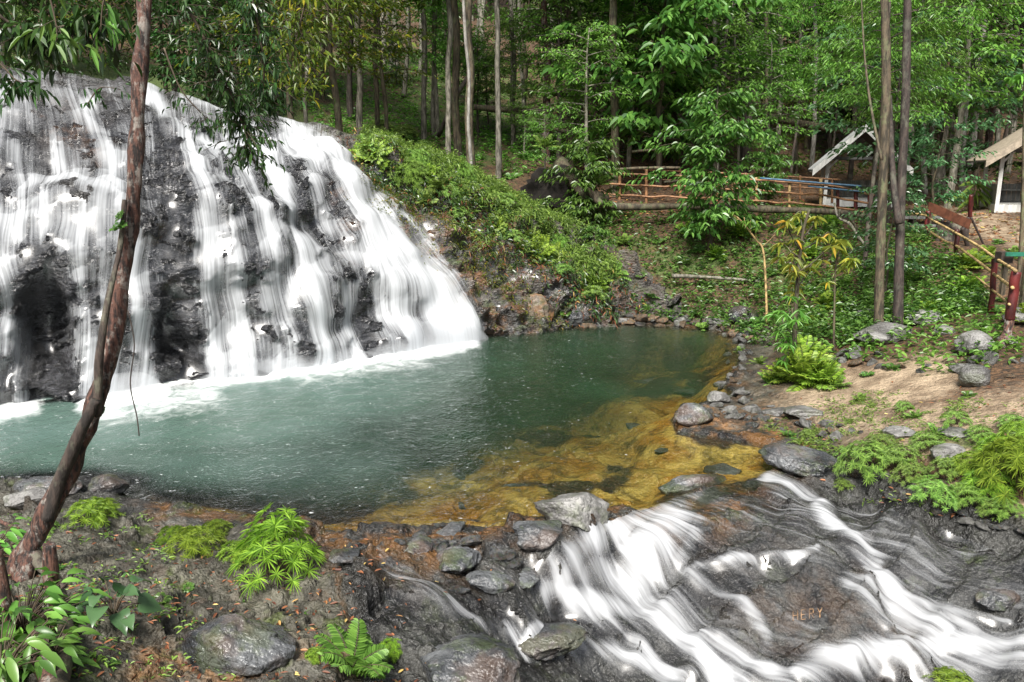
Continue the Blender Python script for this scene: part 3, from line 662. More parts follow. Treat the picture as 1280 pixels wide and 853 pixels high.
obj('cliff', me, kind='structure')
WS = smooth2(DR, 14)
uw = tu[None, :].repeat(NV, 0)
rib = perlin(U_m * 5, V_m * .35, U_m * 0) * .02 + perlin(U_m * 14, V_m * .5, U_m * 0 + 5) * .012
lift = .03 + .07 * np.clip(dens, 0, 1) + rib * np.clip(dens * 2, 0, 1)
wl = np.where(dens > .25, np.maximum(WS + lift, smooth2(DR, 1) + .02), WS + lift); wl = smooth2(wl, 2); wl = np.where(dens > .3, np.maximum(wl, DR + .012), wl)
WG = CB + CN * wl[..., None]
iu = lambda pxv: int(np.argmin(np.abs(cpx[np.argmin(np.abs(tv - 2.5))] - pxv)))
cuts = [0, iu(55), iu(215), iu(408), iu(640)]
cutl = ['thin broken waterfall at the left edge of the rock face over a dark hollow', 'white waterfall dropping behind the leaning red-barked trunk', 'broad many-stranded waterfall veil in the centre of the dark cliff', 'thick white waterfall chute sliding diagonally beside the ferny rock spur']
j0 = 0; flow = np.stack([UW, V_m, U_m * 0], -1)
for k in range(4):
    a, b = cuts[k], cuts[k + 1] + 1
    sl = (slice(6, NV - 20), slice(a, b)); g = WG[sl]
    me = mesh('waterfall', g.reshape(-1, 3), grid_faces(g.shape[0], g.shape[1]), MT['fall'], attrs={'dens': dens[sl].ravel(), 'flow': flow[sl].reshape(-1, 3)})
    obj('waterfall', me, label=cutl[k], cat='waterfall')

# ------------------------------------------------------------------ pool surface
xs = np.array([p[0] for p in POOL]); ys = np.array([p[1] for p in POOL])
n1_, n2_ = 260, 230
gx = np.linspace(xs.min() - .5, xs.max() + .6, n1_); gy = np.linspace(ys.min() - .4, ys.max() + .5, n2_)
PX, PY = np.meshgrid(gx, gy); psd = sdpoly(PX, PY, POOL); pz = terrain(PX, PY)
depth = np.clip(-pz, 0, 3)
ppx, ppy = proj(PX, PY, PX * 0)
fd = np.abs(segdist(PX, PY, FOOT[:9]))
hot = strokes(ppx, ppy, [([(-200, 540), (-60, 525)], 40, 1.0), ([(0, 515), (40, 508)], 12, .8), ([(110, 505), (200, 490)], 15, .95), ([(215, 478), (240, 476)], 10, .6), ([(250, 478), (400, 460), (480, 446)], 8, 1.0), ([(480, 446), (540, 438), (590, 428)], 9, 1.1), ([(380, 462), (520, 445)], 20, .5), ([(130, 512), (260, 492)], 24, .5)])
foam = hot
turb = 1 - np.exp(-np.clip(depth - .1, 0, 9) * .95); milk = np.clip(np.exp(-fd / 3.0) * 1.0 + strokes(ppx, ppy, [([(0, 540), (300, 545), (420, 540)], 36, .4), ([(60, 585), (300, 590), (480, 575)], 34, .45), ([(300, 520), (560, 500)], 50, .3)]), 0, 1) * sst(680, 420, ppx)
turb = np.clip(turb + milk * .5 * sst(.03, .4, depth), 0, .97)
chop = np.clip(sst(1000, 560, ppx + (ppy - 500) * .3) * .95 + np.exp(-fd / 2.5) * .5 + .12, 0, 1) * sst(380, 430, ppy)
wz = .004 + perlin(PX * 1.6, PY * 1.6, PX * 0) * .018 * chop + perlin(PX * 4, PY * 4, PX * 0 + 3) * .010 * chop + np.clip(foam - .4, 0, 1) * .06
keep = (psd > -.35)
idx = np.arange(n1_ * n2_).reshape(n2_, n1_); F = grid_faces(n2_, n1_); kf = keep.ravel()[F].all(1); F = F[kf]
used = np.unique(F); remap = np.full(n1_ * n2_, -1); remap[used] = np.arange(len(used))
ra = lambda a: a.ravel()[used]
me = mesh('pool_water', np.stack([ra(PX), ra(PY), ra(wz)], -1), remap[F], MT['pool'], attrs={'foam': ra(foam), 'turb': ra(turb), 'milk': ra(milk), 'chop': ra(chop)})
obj('pool_water', me, kind='structure')

q = M('mist'); vp = q.n('VolumePrincipled', Color=(.95, .97, 1.0), Density=1.5, Anisotropy=.2); q.t.links.new(vp.outputs[0], q.out.inputs['Volume'])
def mist(pts, r, label, seed):
    P = np.array([[*atz(a, b, 0)[:2], .03] for a, b in pts]); n = 60; t = np.linspace(0, len(P) - 1, n)
    Q = np.stack([np.interp(t, np.arange(len(P)), P[:, c]) for c in range(3)], -1); Q = Q + np.array([.05, -.18, 0])
    T = np.gradient(Q, axis=0); T /= np.linalg.norm(T, axis=1)[:, None]; A = np.cross(T, [0, 0, 1]); m = 20; an = np.linspace(0, 2 * math.pi, m, endpoint=False)
    env = np.sqrt(np.clip(np.sin(np.linspace(.02, math.pi - .02, n)), 0, 1)); V = []
    for i in range(n):
        for a in an:
            rr_ = r * env[i] * (1 + .45 * float(perlin(np.array(Q[i, 0] * 2.2), np.array(Q[i, 1] * 2.2 + math.cos(a)), np.array(seed + math.sin(a) * 1.0))))
            V.append(Q[i] + A[i] * math.cos(a) * rr_ * 1.1 + np.array([0, 0, 1]) * (math.sin(a) * rr_ * .9 if math.sin(a) > 0 else math.sin(a) * .02))
    F = [(i * m + j, i * m + (j + 1) % m, (i + 1) * m + (j + 1) % m, (i + 1) * m + j) for i in range(n - 1) for j in range(m)]
    bm = bmesh.new(); bv = [bm.verts.new(v) for v in V]; [bm.faces.new([bv[k] for k in f]) for f in F]; bm.faces.new(bv[:m][::-1]); bm.faces.new(bv[-m:]); bmesh.ops.recalc_face_normals(bm, faces=bm.faces)
    me = bpy.data.meshes.new('mist'); bm.to_mesh(me); bm.free(); me.materials.append(q.m); me.polygons.foreach_set('use_smooth', [True] * len(me.polygons))
    obj('mist', me, label=label, kind='stuff')
mist([(100, 496), (150, 491), (205, 483)], .42, 'soft white spray at the foot of the fall behind the leaning trunk', 1)
mist([(245, 479), (330, 466), (400, 455), (470, 444)], .38, 'soft white spray along the foot of the broad middle veil', 4)
mist([(455, 446), (520, 436), (560, 430), (605, 422)], .62, 'soft white spray where the right chute meets the pool', 7)
# ------------------------------------------------------------------ rapids water
gx = np.linspace(-1.6, 7.2, 420); gy = np.linspace(4.3, 10.9, 330)
QX, QY = np.meshgrid(gx, gy); QZ, QI = terrain(QX, QY, True)
qz = smooth2(QZ, 9); qz = np.maximum(qz, QZ - .04); qz = smooth2(qz, 4)
qpx, qpy = QI['px'], QI['py']
RS = [([(820, 655), (760, 665), (725, 700), (700, 735)], 24, .95), ([(840, 655), (800, 700), (790, 735)], 34, 1.2), ([(870, 660), (850, 700)], 16, .7),
      ([(690, 745), (740, 755), (790, 765), (850, 800), (900, 853)], 20, 1.2), ([(790, 740), (860, 780), (930, 830), (980, 870)], 24, 1.0), ([(740, 720), (800, 745)], 22, .9),
      ([(520, 735), (560, 760), (620, 785), (700, 800)], 11, .42), ([(660, 800), (740, 812), (820, 832), (870, 850)], 11, .95), ([(480, 712), (530, 742)], 12, .38), ([(800,800),(850,870)],16,.7),
      ([(960, 600), (1020, 625), (1040, 650)], 11, .8), ([(1020, 640), (1050, 665), (1100, 700)], 11, 1.15), ([(1060, 640), (1090, 690), (1150, 730)], 14, .45), ([(960, 615), (1010, 640)], 14, .5),
      ([(870, 712), (930, 705), (1020, 696)], 6, .75), ([(860, 715), (930, 760), (960, 800)], 10, .65),
      ([(1100, 725), (1130, 760), (1180, 800)], 20, 1.15), ([(1060, 745), (1110, 790)], 15, .8), ([(1180, 745), (1220, 780)], 10, .5), ([(1130, 745), (1180, 770), (1220, 800)], 14, .9),
      ([(1000, 850), (1080, 825), (1180, 815), (1290, 805)], 20, 1.15), ([(1150, 830), (1300, 830)], 22, .9), ([(1190, 772), (1260, 782)], 7, .9), ([(930, 680), (1000, 760), (1060, 820)], 55, .24), ([(900, 650), (960, 640), (1020, 680)], 34, .30), ([(1080, 640), (1160, 690), (1270, 750)], 40, .32), ([(1180, 660), (1290, 720)], 26, .25), ([(620, 700), (660, 740)], 30, .2), ([(1000, 853), (900, 853)], 25, .6)]
qd = strokes(qpx, qpy, RS)
qd = qd + fbm(QX, QY, QX * 0, 1.6, 3) * .22 * (qd > .08) - .25 * sst(.0, .12, QZ - smooth2(QZ, 10)) * sst(1.1, .6, qd)
qd = np.clip(qd * .66, 0, 1.0)
fu = QX * .66 + QY * .75 + .32 * perlin(QX * .7, QY * .7, QX * 0) + .08 * perlin(QX * 2.2, QY * 2.2, QX * 0); fv = QX * .75 - QY * .66
rb = (perlin(fu * 6, fv * .8, fu * 0) * .03 + perlin(fu * 17, fv * 1.2, fu * 0 + 4) * .010)
qh = qz + .012 + .08 * np.clip(qd, 0, 1) + rb * np.clip(qd * 1.5, 0, 1); qh = np.where(qd > .25, np.maximum(qh, smooth2(QZ, 1) + .012), qh)
area = pxmask(qpx, qpy, [(470, 700), (560, 690), (760, 655), (850, 618), (940, 590), (1010, 585), (1120, 640), (1300, 700), (1500, 780), (1500, 1000), (500, 1000), (560, 830), (480, 780)], 6) > .5
F = grid_faces(330, 420); F = F[area.ravel()[F].all(1)]
used = np.unique(F); remap = np.full(area.size, -1); remap[used] = np.arange(len(used))
me = mesh('rapids', np.stack([ra(QX), ra(QY), ra(qh)], -1), remap[F], MT['rapid'], attrs={'dens': ra(qd), 'flow': np.stack([ra(fu), ra(fv), ra(fu) * 0], -1)})
obj('rapids', me, label='white water rushing over the dark rock slabs below the pool', cat='rapids')

# ------------------------------------------------------------------ ray hits on ground and cliff
def bvh(Vg, step):
    g = Vg[::step, ::step]; n, m = g.shape[:2]
    return BVHTree.FromPolygons(g.reshape(-1, 3).tolist(), grid_faces(n, m).tolist())
TG = np.stack([GX, GY, GZ], -1).reshape(len(rr), len(th), 3)[:, 50:530]
BV = [bvh(TG, 2), bvh(CR, 2)]
def hit(px_, py_):
    d = Vector(ray(px_, py_)).normalized(); best = None
    for b in BV:
        h = b.ray_cast(Vector((0, 0, CAMH)), d)
        if h[0] is not None and (best is None or h[3] < best[3]): best = h
    return (np.array(best[0]), np.array(best[1])) if best else (at(px_, py_, 30), np.array([0, 0, 1.]))
# ================================================================== plants
def leafbatch(P, D, N, L, Wd, droop=.25, fold=.18, w1=.8, w2=.75, t1=.3, t2=.68):
    """P base, D axis, N normal (n,3); L, Wd (n,). 6 verts, 2 quads a leaf"""
    P = np.asarray(P, float); D = np.asarray(D, float); N = np.asarray(N, float)
    D = D / (np.linalg.norm(D, axis=1)[:, None] + 1e-9)
    Sd = np.cross(D, N); Sd /= np.linalg.norm(Sd, axis=1)[:, None] + 1e-9; N = np.cross(Sd, D)
    L = np.broadcast_to(L, (len(P),))[:, None]; Wd = np.broadcast_to(Wd, (len(P),))[:, None]
    G = np.array([0, 0, -1.0])
    ax = lambda t: P + D * L * t + G * L * droop * t * t
    up = N * Wd * fold
    v = np.stack([P, ax(t1) - Sd * Wd * .5 * w1 + up, ax(t2) - Sd * Wd * .5 * w2 + up, ax(1.0), ax(t2) + Sd * Wd * .5 * w2 + up, ax(t1) + Sd * Wd * .5 * w1 + up], 1)
    n = len(P); i = np.arange(n)[:, None] * 6
    f = np.concatenate([i + np.array([[0, 1, 2, 3]]), i + np.array([[0, 3, 4, 5]])], 0)
    return v.reshape(-1, 3), f
def leafbatch_hi(P, D, N, L, Wd, droop=.25, fold=.18, prof=None, curl=.0):
    P = np.asarray(P, float); D = np.asarray(D, float); N = np.asarray(N, float); D = D / (np.linalg.norm(D, axis=1)[:, None] + 1e-9)
    Sd = np.cross(D, N); Sd /= np.linalg.norm(Sd, axis=1)[:, None] + 1e-9; N = np.cross(Sd, D)
    L = np.broadcast_to(L, (len(P),))[:, None]; Wd = np.broadcast_to(Wd, (len(P),))[:, None]; G = np.array([0, 0, -1.0])
    prof = prof or [(0, .04), (.12, .5), (.28, .85), (.45, 1), (.62, .9), (.78, .62), (.9, .3), (1, .02)]
    vs = []
    for t, w_ in prof:
        c = P + D * L * t + G * L * droop * t * t; up = N * Wd * fold * w_ + N * Wd * .05 * math.sin(t * 17)
        vs += [c - Sd * Wd * .5 * w_ + up, c - N * 0, c + Sd * Wd * .5 * w_ + up]
    v = np.stack(vs, 1); n = len(P); m = len(prof); f = []
    for i in range(m - 1):
        for j in (0, 1): a = i * 3 + j; f.append([a, a + 1, a + 4, a + 3])
    i = np.arange(n)[:, None, None] * (3 * m); f = (i + np.array(f)[None]).reshape(-1, 4)
    return v.reshape(-1, 3), f, 3 * m
HEART = [(-.12, .1), (-.16, .55), (-.05, .95), (.15, 1.1), (.35, 1.0), (.6, .72), (.82, .36), (1, .02)]
def leafmesh_hi(name, mat, *a, seed=0, **k):
    v, f, q_ = leafbatch_hi(*a, **k); r = np.random.RandomState(seed + 1).rand(len(v) // q_).repeat(q_)
    return mesh(name, v, f, mat, True, {'rnd': r})
def leafmesh(name, mat, *a, seed=0, **k):
    v, f = leafbatch(*a, **k); n = len(v) // 6
    r = np.random.RandomState(seed + 1).rand(n).repeat(6)
    return mesh(name, v, f, mat, False, {'rnd': r})
def rot_about(v, ax, a):
    ax = ax / (np.linalg.norm(ax) + 1e-9); return v * math.cos(a) + np.cross(ax, v) * math.sin(a) + ax * (ax @ v) * (1 - math.cos(a))
def make_tree(seed, H=6.0, Rc=1.8, h0=.4, nl=20, ntw=7, k=12, ll=.15, lw=.06, leafm='leaf_mid', barkm='bark_pale', rb=.09, lean=.3, up=.35, droop=.35, layer=.6):
    rng = np.random.RandomState(seed)
    pts = [(0, 0, -.3)]; x = y = 0
    for i in range(1, 8):
        x += rng.normal() * lean * .12; y += rng.normal() * lean * .12; pts.append((x, y, H * i / 7))
    path = smooth_path(pts, 4); L = [tube(path, [rb * 1.25, rb, rb * .8, rb * .55, rb * .2], 8, .25, 4, seed)]
    P = []; D = []; N = []
    zs = path[:, 2]
    for i in range(nl):
        u = (i + rng.rand()) / nl; hz = H * (h0 + (1 - h0) * u)
        base = np.array([np.interp(hz, zs, path[:, 0]), np.interp(hz, zs, path[:, 1]), hz])
        az = i * 2.4 + rng.normal() * .5; shape = (.35 + .75 * math.sin(math.pi * (.12 + .8 * u))) * rng.uniform(.7, 1.25)
        Lb = Rc * shape * rng.uniform(.65, 1.2); el = up * rng.uniform(.2, 1.6)
        d = np.array([math.cos(az) * math.cos(el), math.sin(az) * math.cos(el), math.sin(el)])
        mid = base + d * Lb * .5 + np.array([0, 0, .03 * Lb]); end = base + d * Lb * .95 + np.array([0, 0, -.12 * Lb])
        lp_ = smooth_path([base, mid, end], 4); L.append(tube(lp_, [rb * .32, rb * .1], 4))
        for j in range(ntw):
            t = .2 + .8 * (j + rng.rand()) / ntw; q = lp_[min(int(t * (len(lp_) - 1)), len(lp_) - 1)]
            a2 = az + rng.choice([-1, 1]) * rng.uniform(.3, 1.3) * (1 if j < ntw - 1 else .2)
            e2 = rng.uniform(-.25, .35); tl = Rc * .35 * rng.uniform(.6, 1.3)
            td = np.array([math.cos(a2) * math.cos(e2), math.sin(a2) * math.cos(e2), math.sin(e2)])
            if j % 2 == 0: L.append(tube([q, q + td * tl], [rb * .08, rb * .04], 3))
            for m in range(k):
                s = (m + .5 + rng.rand() * .4) / k; pp = q + td * tl * s + rng.normal(size=3) * .035 * Rc + np.array([0, 0, -.12 * tl * s * s])
                sg = 1 if m % 2 else -1; ang = a2 + sg * rng.uniform(.5, 1.2) if m < k - 1 else a2
                dd = np.array([math.cos(ang), math.sin(ang), rng.uniform(-.55, .15)])
                P.append(pp); D.append(dd); N.append(np.array([0, 0, 1]) + rng.normal(size=3) * (1 - layer))
    n = len(P); sz = rng.uniform(.65, 1.25, n)
    return (tubes_mesh('trunk', L, MT[barkm]), leafmesh('crown', MT[leafm], P, D, N, ll * sz, lw * sz, seed=seed, droop=droop), H, h0)
TREES = {
 'dense':  make_tree(1, 6.5, 2.1, .30, 34, 8, 13, .18, .085, 'leaf_dark', 'bark_brown'),
 'dense2': make_tree(2, 7.5, 2.0, .35, 34, 8, 13, .16, .075, 'leaf_mid', 'bark_dark'),
 'airy':   make_tree(3, 7.0, 2.2, .40, 26, 9, 14, .16, .07, 'leaf_bright', 'bark_pale', up=.2, layer=.75),
 'glossy': make_tree(4, 4.5, 1.6, .15, 34, 8, 12, .19, .09, 'leaf_mid', 'bark_brown', rb=.05, droop=.45),
 'fine':   make_tree(5, 8.0, 2.3, .45, 28, 10, 24, .11, .038, 'leaf_bright', 'bark_dark', up=.15, layer=.8, droop=.5, rb=.05),
 'blue':   make_tree(6, 4.0, 1.5, .25, 18, 7, 12, .15, .08, 'leaf_blue', 'bark_brown', rb=.04, up=.2),
 'olive':  make_tree(8, 7.5, 2.2, .40, 28, 8, 13, .15, .068, 'leaf_olive', 'bark_brown'),
 'far':    make_tree(9, 7.0, 2.4, .18, 26, 7, 12, .26, .14, 'leaf_dark', 'bark_dark'),
 'far2':   make_tree(10, 7.0, 2.4, .25, 26, 7, 12, .24, .12, 'leaf_mid', 'bark_brown'),
}
_first = {}
def tree_at(kind, px_, py_, Y, label, group=None, sc=None, cat='tree', name='forest_tree', xyz=None):
    """crown centre shows at px,py at distance Y; stands on the ground beneath"""
    tm, cm, H, h0 = TREES[kind]
    c = at(px_, py_, Y) if xyz is None else xyz
    g = gz(c[0], c[1]); ch = H * (h0 + (1 - h0) * .45)
    s = sc or max(.35, (c[2] - g) / ch)
    rz = random.uniform(0, 6.28)
    if kind not in _first:
        r = thing(name, label, cat, (c[0], c[1], g), rz, group); obj('trunk', tm, r); obj('crown', cm, r); _first[kind] = r
        r.scale = (s, s, s)
    else:
        r = dup(_first[kind], (c[0], c[1], g), rz, s, label)
        r.name = name; r['category'] = cat
        if group: r['group'] = group
        elif 'group' in r: del r['group']
    return r
random.seed(5)
T_ = tree_at
T_('glossy', 895, 165, 23, 'bushy tree with bright glossy drooping leaves in front of the bamboo railing', sc=1.0)
T_('dense2', 700, 60, 29, 'tall leafy tree spreading over the gap behind the rocky spur')
T_('airy', 735, 110, 27, 'bright layered understory tree above the fallen log')
T_('fine', 1048, 70, 34, 'fine-leaved pale green tree rising above the small shelter')
T_('fine', 1108, 40, 20, 'feathery light green tree crown behind the two dark trunks')
T_('blue', 1120, 235, 17.5, 'sapling with bluish round leaves beside the two dark trunks', sc=.62)
T_('blue', 1172, 205, 22, 'bluish-leaved sapling between the two shelters', sc=.8)
T_('blue', 1262, 150, 29, 'bluish-leaved tree arching over the open shelter roof at the right edge', sc=1.15)
T_('glossy', 745, 300, 22.2, 'low bright shrub with whorled leaves at the foot of the rocky spur', sc=.38, cat='shrub', name='leafy_shrub')
T_('glossy', 735, 205, 25, 'young tree leaning over the dark hollow beside the fallen trunk', sc=.8)
T_('airy', 640, 70, 31, 'layered green tree between the slender pale trunks')
T_('olive', 420, 50, 24, 'olive yellow-leaved tree behind the top of the waterfall', sc=1.15)
T_('olive', 330, 60, 25, 'olive tree hanging over the head of the waterfall')
T_('dense', 250, 35, 25, 'dark dense tree behind the head of the waterfall')
T_('dense', 60, 30, 24, 'dark tree above the upper left corner of the waterfall')
T_('olive', 140, 30, 27, 'yellow-green tree behind the leaning trunk')
T_('dense2', 560, 20, 34, 'shaded tree high on the slope behind the spur')
T_('airy', 960, 120, 29, 'sunlit tree left of the small shelter')
T_('airy', 905, 40, 30, 'light green tree crown high above the bamboo railing')
T_('dense2', 850, 90, 31, 'dark green tree above the fallen log')
T_('olive', 1000, 150, 36, 'small yellowish tree behind the small shelter')
T_('airy', 1190, 70, 33, 'open crowned tree behind the brown board')
T_('blue', 1240, 40, 34, 'bluish tree high at the right edge')
T_('airy', 1150, 20, 30, 'bright tree crown high between the two shelters')
T_('dense', 800, 20, 36, 'dark tree in the middle of the forest edge')
for kd, a, b, Y, lb in [('airy', 655, 150, 30, 'pale green young tree behind the dark stump'), ('dense2', 610, 100, 33, 'green tree between the slender trunks on the slope'), ('airy', 700, 20, 33, 'high bright crown left of the reddish trunk'), ('airy', 790, 75, 30, 'spreading bright tree above the thin pale log'),
    ('dense', 870, 30, 33, 'dark crown at the top of the picture above the glossy tree'), ('dense2', 930, 90, 34, 'mid-green tree in the gap left of the small shelter'), ('fine', 1000, 60, 33, 'feathery tree leaning towards the small shelter from the left'), ('fine', 1130, 70, 23, 'feathery crown right of the two dark trunks'),
    ('airy', 1210, 30, 29, 'bright crown above the whitish leaning trunks'), ('dense2', 1270, 60, 36, 'green tree behind the whitish trunks at the right edge'), ('blue', 1100, 130, 25, 'bluish tree just behind the two dark trunks'), ('olive', 480, 40, 27, 'yellowish crown above the slope behind the spur'), ('olive', 360, 20, 22, 'yellowish crown over the top of the waterfall'),
    ('dense', 300, 60, 24, 'dark crown above the head of the waterfall'), ('dense', 200, 30, 26, 'dark crown behind the top of the leaning trunk'), ('dense2', 20, 50, 27, 'dark crown over the left end of the rock face'), ('olive', 90, 60, 30, 'dim yellowish tree behind the waterfall rim at the left'), ('airy', 540, 30, 30, 'bright crown above the slender pale trunks'),
    ('glossy', 960, 215, 27.5, 'leafy young tree right behind the bamboo railing'), ('glossy', 830, 60, 29, 'glossy crown high above the glossy drooping tree'), ('airy', 680, 215, 27, 'low bright tree beside the slanting root end'), ('dense2', 1160, 150, 34, 'green tree behind the gap between the two shelters')]:
    T_(kd, a, b, Y, lb)
gf = 'trees filling the forest slope'
for kd, a, b, Y, lb in [('dense2', 1420, 120, 22, 'tree just outside the right of the picture behind the green sign'), ('airy', 1560, 160, 19, 'bright tree outside the right of the picture'), ('dense', 1500, 60, 28, 'dark tree outside the right of the picture'), ('dense2', -140, 20, 24, 'tree outside the left of the picture above the falls'), ('olive', -260, 30, 26, 'yellowish tree outside the left of the picture')]: T_(kd, a, b, Y, lb)
rng = np.random.RandomState(11); cnt = 0
for i in range(170):
    Y = 30 + 48 * (i / 170) ** .8; a = rng.uniform(-48, 46)
    x = Y * math.tan(R(a)); 
    mid = Y < 56 and 370 < 640 + 1000 * x / Y < 690
    if Y < 40 and 640 + 1000 * x / Y > 980: continue
    kind = ['far', 'far2', 'far', 'dense', 'airy', 'dense2', 'far'][rng.randint(7)]
    g = gz(x, Y); T_(kind, 0, 0, 0, 'leafy forest tree among many on the slope behind the falls', gf, sc=rng.uniform(.28, .5) if mid else rng.uniform(.7, 1.5), xyz=np.array([x, Y, g + 4]))
# bare trunks whose crowns are above the picture
def trunk_tree(name, pts, width, Y0, barkm, label, group=None, crown=False, lean_y=0, seg=10, extra=None, bump=.3, endr=.7):
    P = []; n = len(pts)
    for i, (a, b) in enumerate(pts): P.append(at(a, b, Y0 + lean_y * i / (n - 1)))
    base = P[0].copy(); hb = gz(base[0], base[1]); 
    P.insert(0, np.array([base[0], base[1], hb - .3])) if base[2] > hb + .05 else None
    P = np.array(P) - base; r = width * Y0 / 1000 / 2 * .82
    t = thing(name, label, 'tree', base, 0, group)
    path = smooth_path(P, 6)
    L = [tube(path, [r * 1.35, r * 1.02, r, r * .95, r * endr], seg, bump, 5, int(pts[0][0]))]
    for ex in extra or []:
        Q = np.array([at(a, b, Y0 + dy) for a, b, dy in ex[0]]) - base; L.append(tube(smooth_path(Q, 5), ex[1], 6, .2, 5))
    obj('trunk', tubes_mesh('trunk', L, MT[barkm]), t)
    if crown:
        tm, cm, H, h0 = TREES[crown]
        c = obj('crown', cm, t); s = 1.15; c.location = (float(P[-1][0]), float(P[-1][1]), float(P[-1][2] - H * .5)); c.scale = (s, s, s * .9); c.rotation_euler = (0, 0, random.uniform(0, 6))
    return t
TR = [  # (base px,py, width, Y, top px, bark)
 (449,142,9,28,447,'bark_pale'), (472,150,7,29,468,'bark_brown'), (530,158,8,29,527,'bark_pale'), (547,160,6,30,541,'bark_pale'), (560,175,8,27,562,'bark_pale'), (572,180,11,28,566,'bark_brown'),
 (588,195,12,26,583,'bark_brown'), (589,208,5,24,577,'bark_white'), (623,182,8,27,622,'bark_pale'), (683,132,10,30,681,'bark_red'), (714,134,12,30,708,'bark_brown'), (726,128,6,33,722,'bark_pale'),
 (769,205,12,28,766,'bark_brown'), (803,115,7,34,806,'bark_pale'), (825,185,8,32,828,'bark_brown'), (838,180,10,32,836,'bark_dark'), (872,120,9,36,870,'bark_brown'), (934,150,14,33,937,'bark_dark'),
 (977,105,6,40,976,'bark_pale'), (997,150,5,38,999,'bark_pale'), (1018,162,6,38,1018,'bark_white'), (1068,158,6,36,1067,'bark_dark'), 
 (1174,170,7,40,1176,'bark_red'), (1190,165,7,38,1192,'bark_pale'), (1203,238,9,31,1214,'bark_white'), (1216,180,10,36,1236,'bark_white'), (1214,175,7,38,1222,'bark_pale'), (1239,150,9,38,1260,'bark_red'), (1268,145,8,36,1275,'bark_pale'), (1248,160,6,42,1244,'bark_pale'),
 (438,150,8,31,440,'bark_dark'), (312,75,6,30,306,'bark_pale'), (345,110,5,30,342,'bark_brown'), (381,118,5,29,392,'bark_pale'), (218,88,10,27,208,'bark_pale'), (268,80,7,30,270,'bark_white'), (256,75,6,31,255,'bark_red'), (404,130,5,33,401,'bark_brown'), (640,150,6,34,648,'bark_pale'),
 (655,120,7,37,652,'bark_brown'), (780,100,7,38,784,'bark_pale'), (905,95,7,40,900,'bark_pale'), (1130,130,8,42,1126,'bark_pale'), (1150,120,7,44,1154,'bark_white'), (495,70,7,40,492,'bark_pale'), (512,60,6,44,508,'bark_brown'), (600,80,7,42,604,'bark_pale'), (745,80,9,42,750,'bark_dark'), (850,60,8,48,848,'bark_pale'), (950,50,8,50,956,'bark_brown'), (1090,90,8,46,1094,'bark_pale'),(1265,100,8,50,1270,'bark_white')]
_r = random.Random(9)
for i in range(34):
    a = _r.uniform(380, 1275); Y = _r.uniform(31, 48); b = float(proj(np.array((a - 640) * Y / 1000), np.array(Y), gza(np.array([(a - 640) * Y / 1000]), np.array([Y]))[0])[1])
    if 985 < a < 1112: continue
    TR.append((a, b, _r.uniform(3.5, 7), Y, a + _r.uniform(-14, 14), _r.choice(['bark_pale', 'bark_white', 'bark_brown', 'bark_pale'])))
bw = {'bark_pale': 'pale', 'bark_brown': 'brown', 'bark_white': 'whitish', 'bark_red': 'reddish', 'bark_dark': 'dark'}
crk = ['dense2', 'far2', 'olive']
for i, (a, b, wd, Y, tp, bk) in enumerate(TR):
    n = 5; pts = [(a + (tp - a) * j / n + random.uniform(-2.5, 2.5) * (0 < j), b + (-60 - b) * j / n) for j in range(n + 1)]
    trunk_tree('slender_tree', pts, wd, Y, bk, f'slender {bw[bk]} tree trunk rising among the trees on the slope', f'slender {bw[bk]} trunks', crown=crk[i % 3] if i < 55 and (a > 700 or a < 420 or i % 4 == 0) else False, seg=7)
trunk_tree('forest_tree', [(1098, 412), (1100, 330), (1104, 220), (1108, 120), (1106, 0), (1104, -90)], 14, 15.4, 'bark_brown', 'mossy brown trunk, left of the two standing beside the flat grey boulder', lean_y=.6, extra=[([(1102, 200, 0), (1088, 130, .4), (1080, 60, .8), (1076, -20, 1.0)], [.03, .012])])
trunk_tree('forest_tree', [(1122, 414), (1124, 330), (1127, 230), (1132, 120), (1134, 20), (1136, -90)], 13, 15.2, 'bark_dark', 'dark trunk, right of the two standing beside the flat grey boulder', lean_y=.8, extra=[([(1124, 280, 0), (1116, 220, .3), (1112, 120, .9)], [.08, .04])])
# shrubs low on the slope
def frond(rng, az, L, el, nleaf, ll, lw, P, D, N, tubes, base, sag=.7, rt=.006):
    d = np.array([math.cos(az) * math.cos(el), math.sin(az) * math.cos(el), math.sin(el)])
    side = np.array([-math.sin(az), math.cos(az), 0]); pts = []
    for i in range(7):
        t = i / 6; pts.append(base + d * L * t + np.array([0, 0, -sag * L * t * t]))
    pts = np.array(pts); tubes.append(tube(pts, [rt, rt * .4], 3))
    for m in range(nleaf):
        t = .15 + .85 * m / nleaf; q = np.array([np.interp(t, np.linspace(0, 1, 7), pts[:, c]) for c in range(3)])
        tg = d + np.array([0, 0, -2 * sag * t]); tg /= np.linalg.norm(tg); sc = math.sin(math.pi * (.2 + .75 * t)) 
        for sg in (-1, 1):
            P.append(q); D.append(tg * .55 + side * sg + rng.normal(size=3) * .08 + np.array([0, 0, -.1])); N.append(np.cross(side, tg) * (1 if np.cross(side, tg)[2] > 0 else -1) + rng.normal(size=3) * .15)
            yield ll * (.35 + .75 * sc), lw
def make_fern(seed, n=11, L=.6, nleaf=16, ll=.13, lw=.035, mat='fern', sag=.55, el=(.5, 1.1)):
    rng = np.random.RandomState(seed); P = []; D = []; N = []; tb = []; LL = []; WW = []
    for i in range(n):
        for a, b in frond(rng, i * 2.4 + rng.normal() * .2, L * rng.uniform(.7, 1.15), rng.uniform(*el), nleaf, ll, lw, P, D, N, tb, np.array([0, 0, 0.]), sag): LL.append(a); WW.append(b)
    return tubes_mesh('stem', tb, MT['twig']), leafmesh('fronds', MT[mat], P, D, N, np.array(LL), np.array(WW), seed=seed, droop=.15)
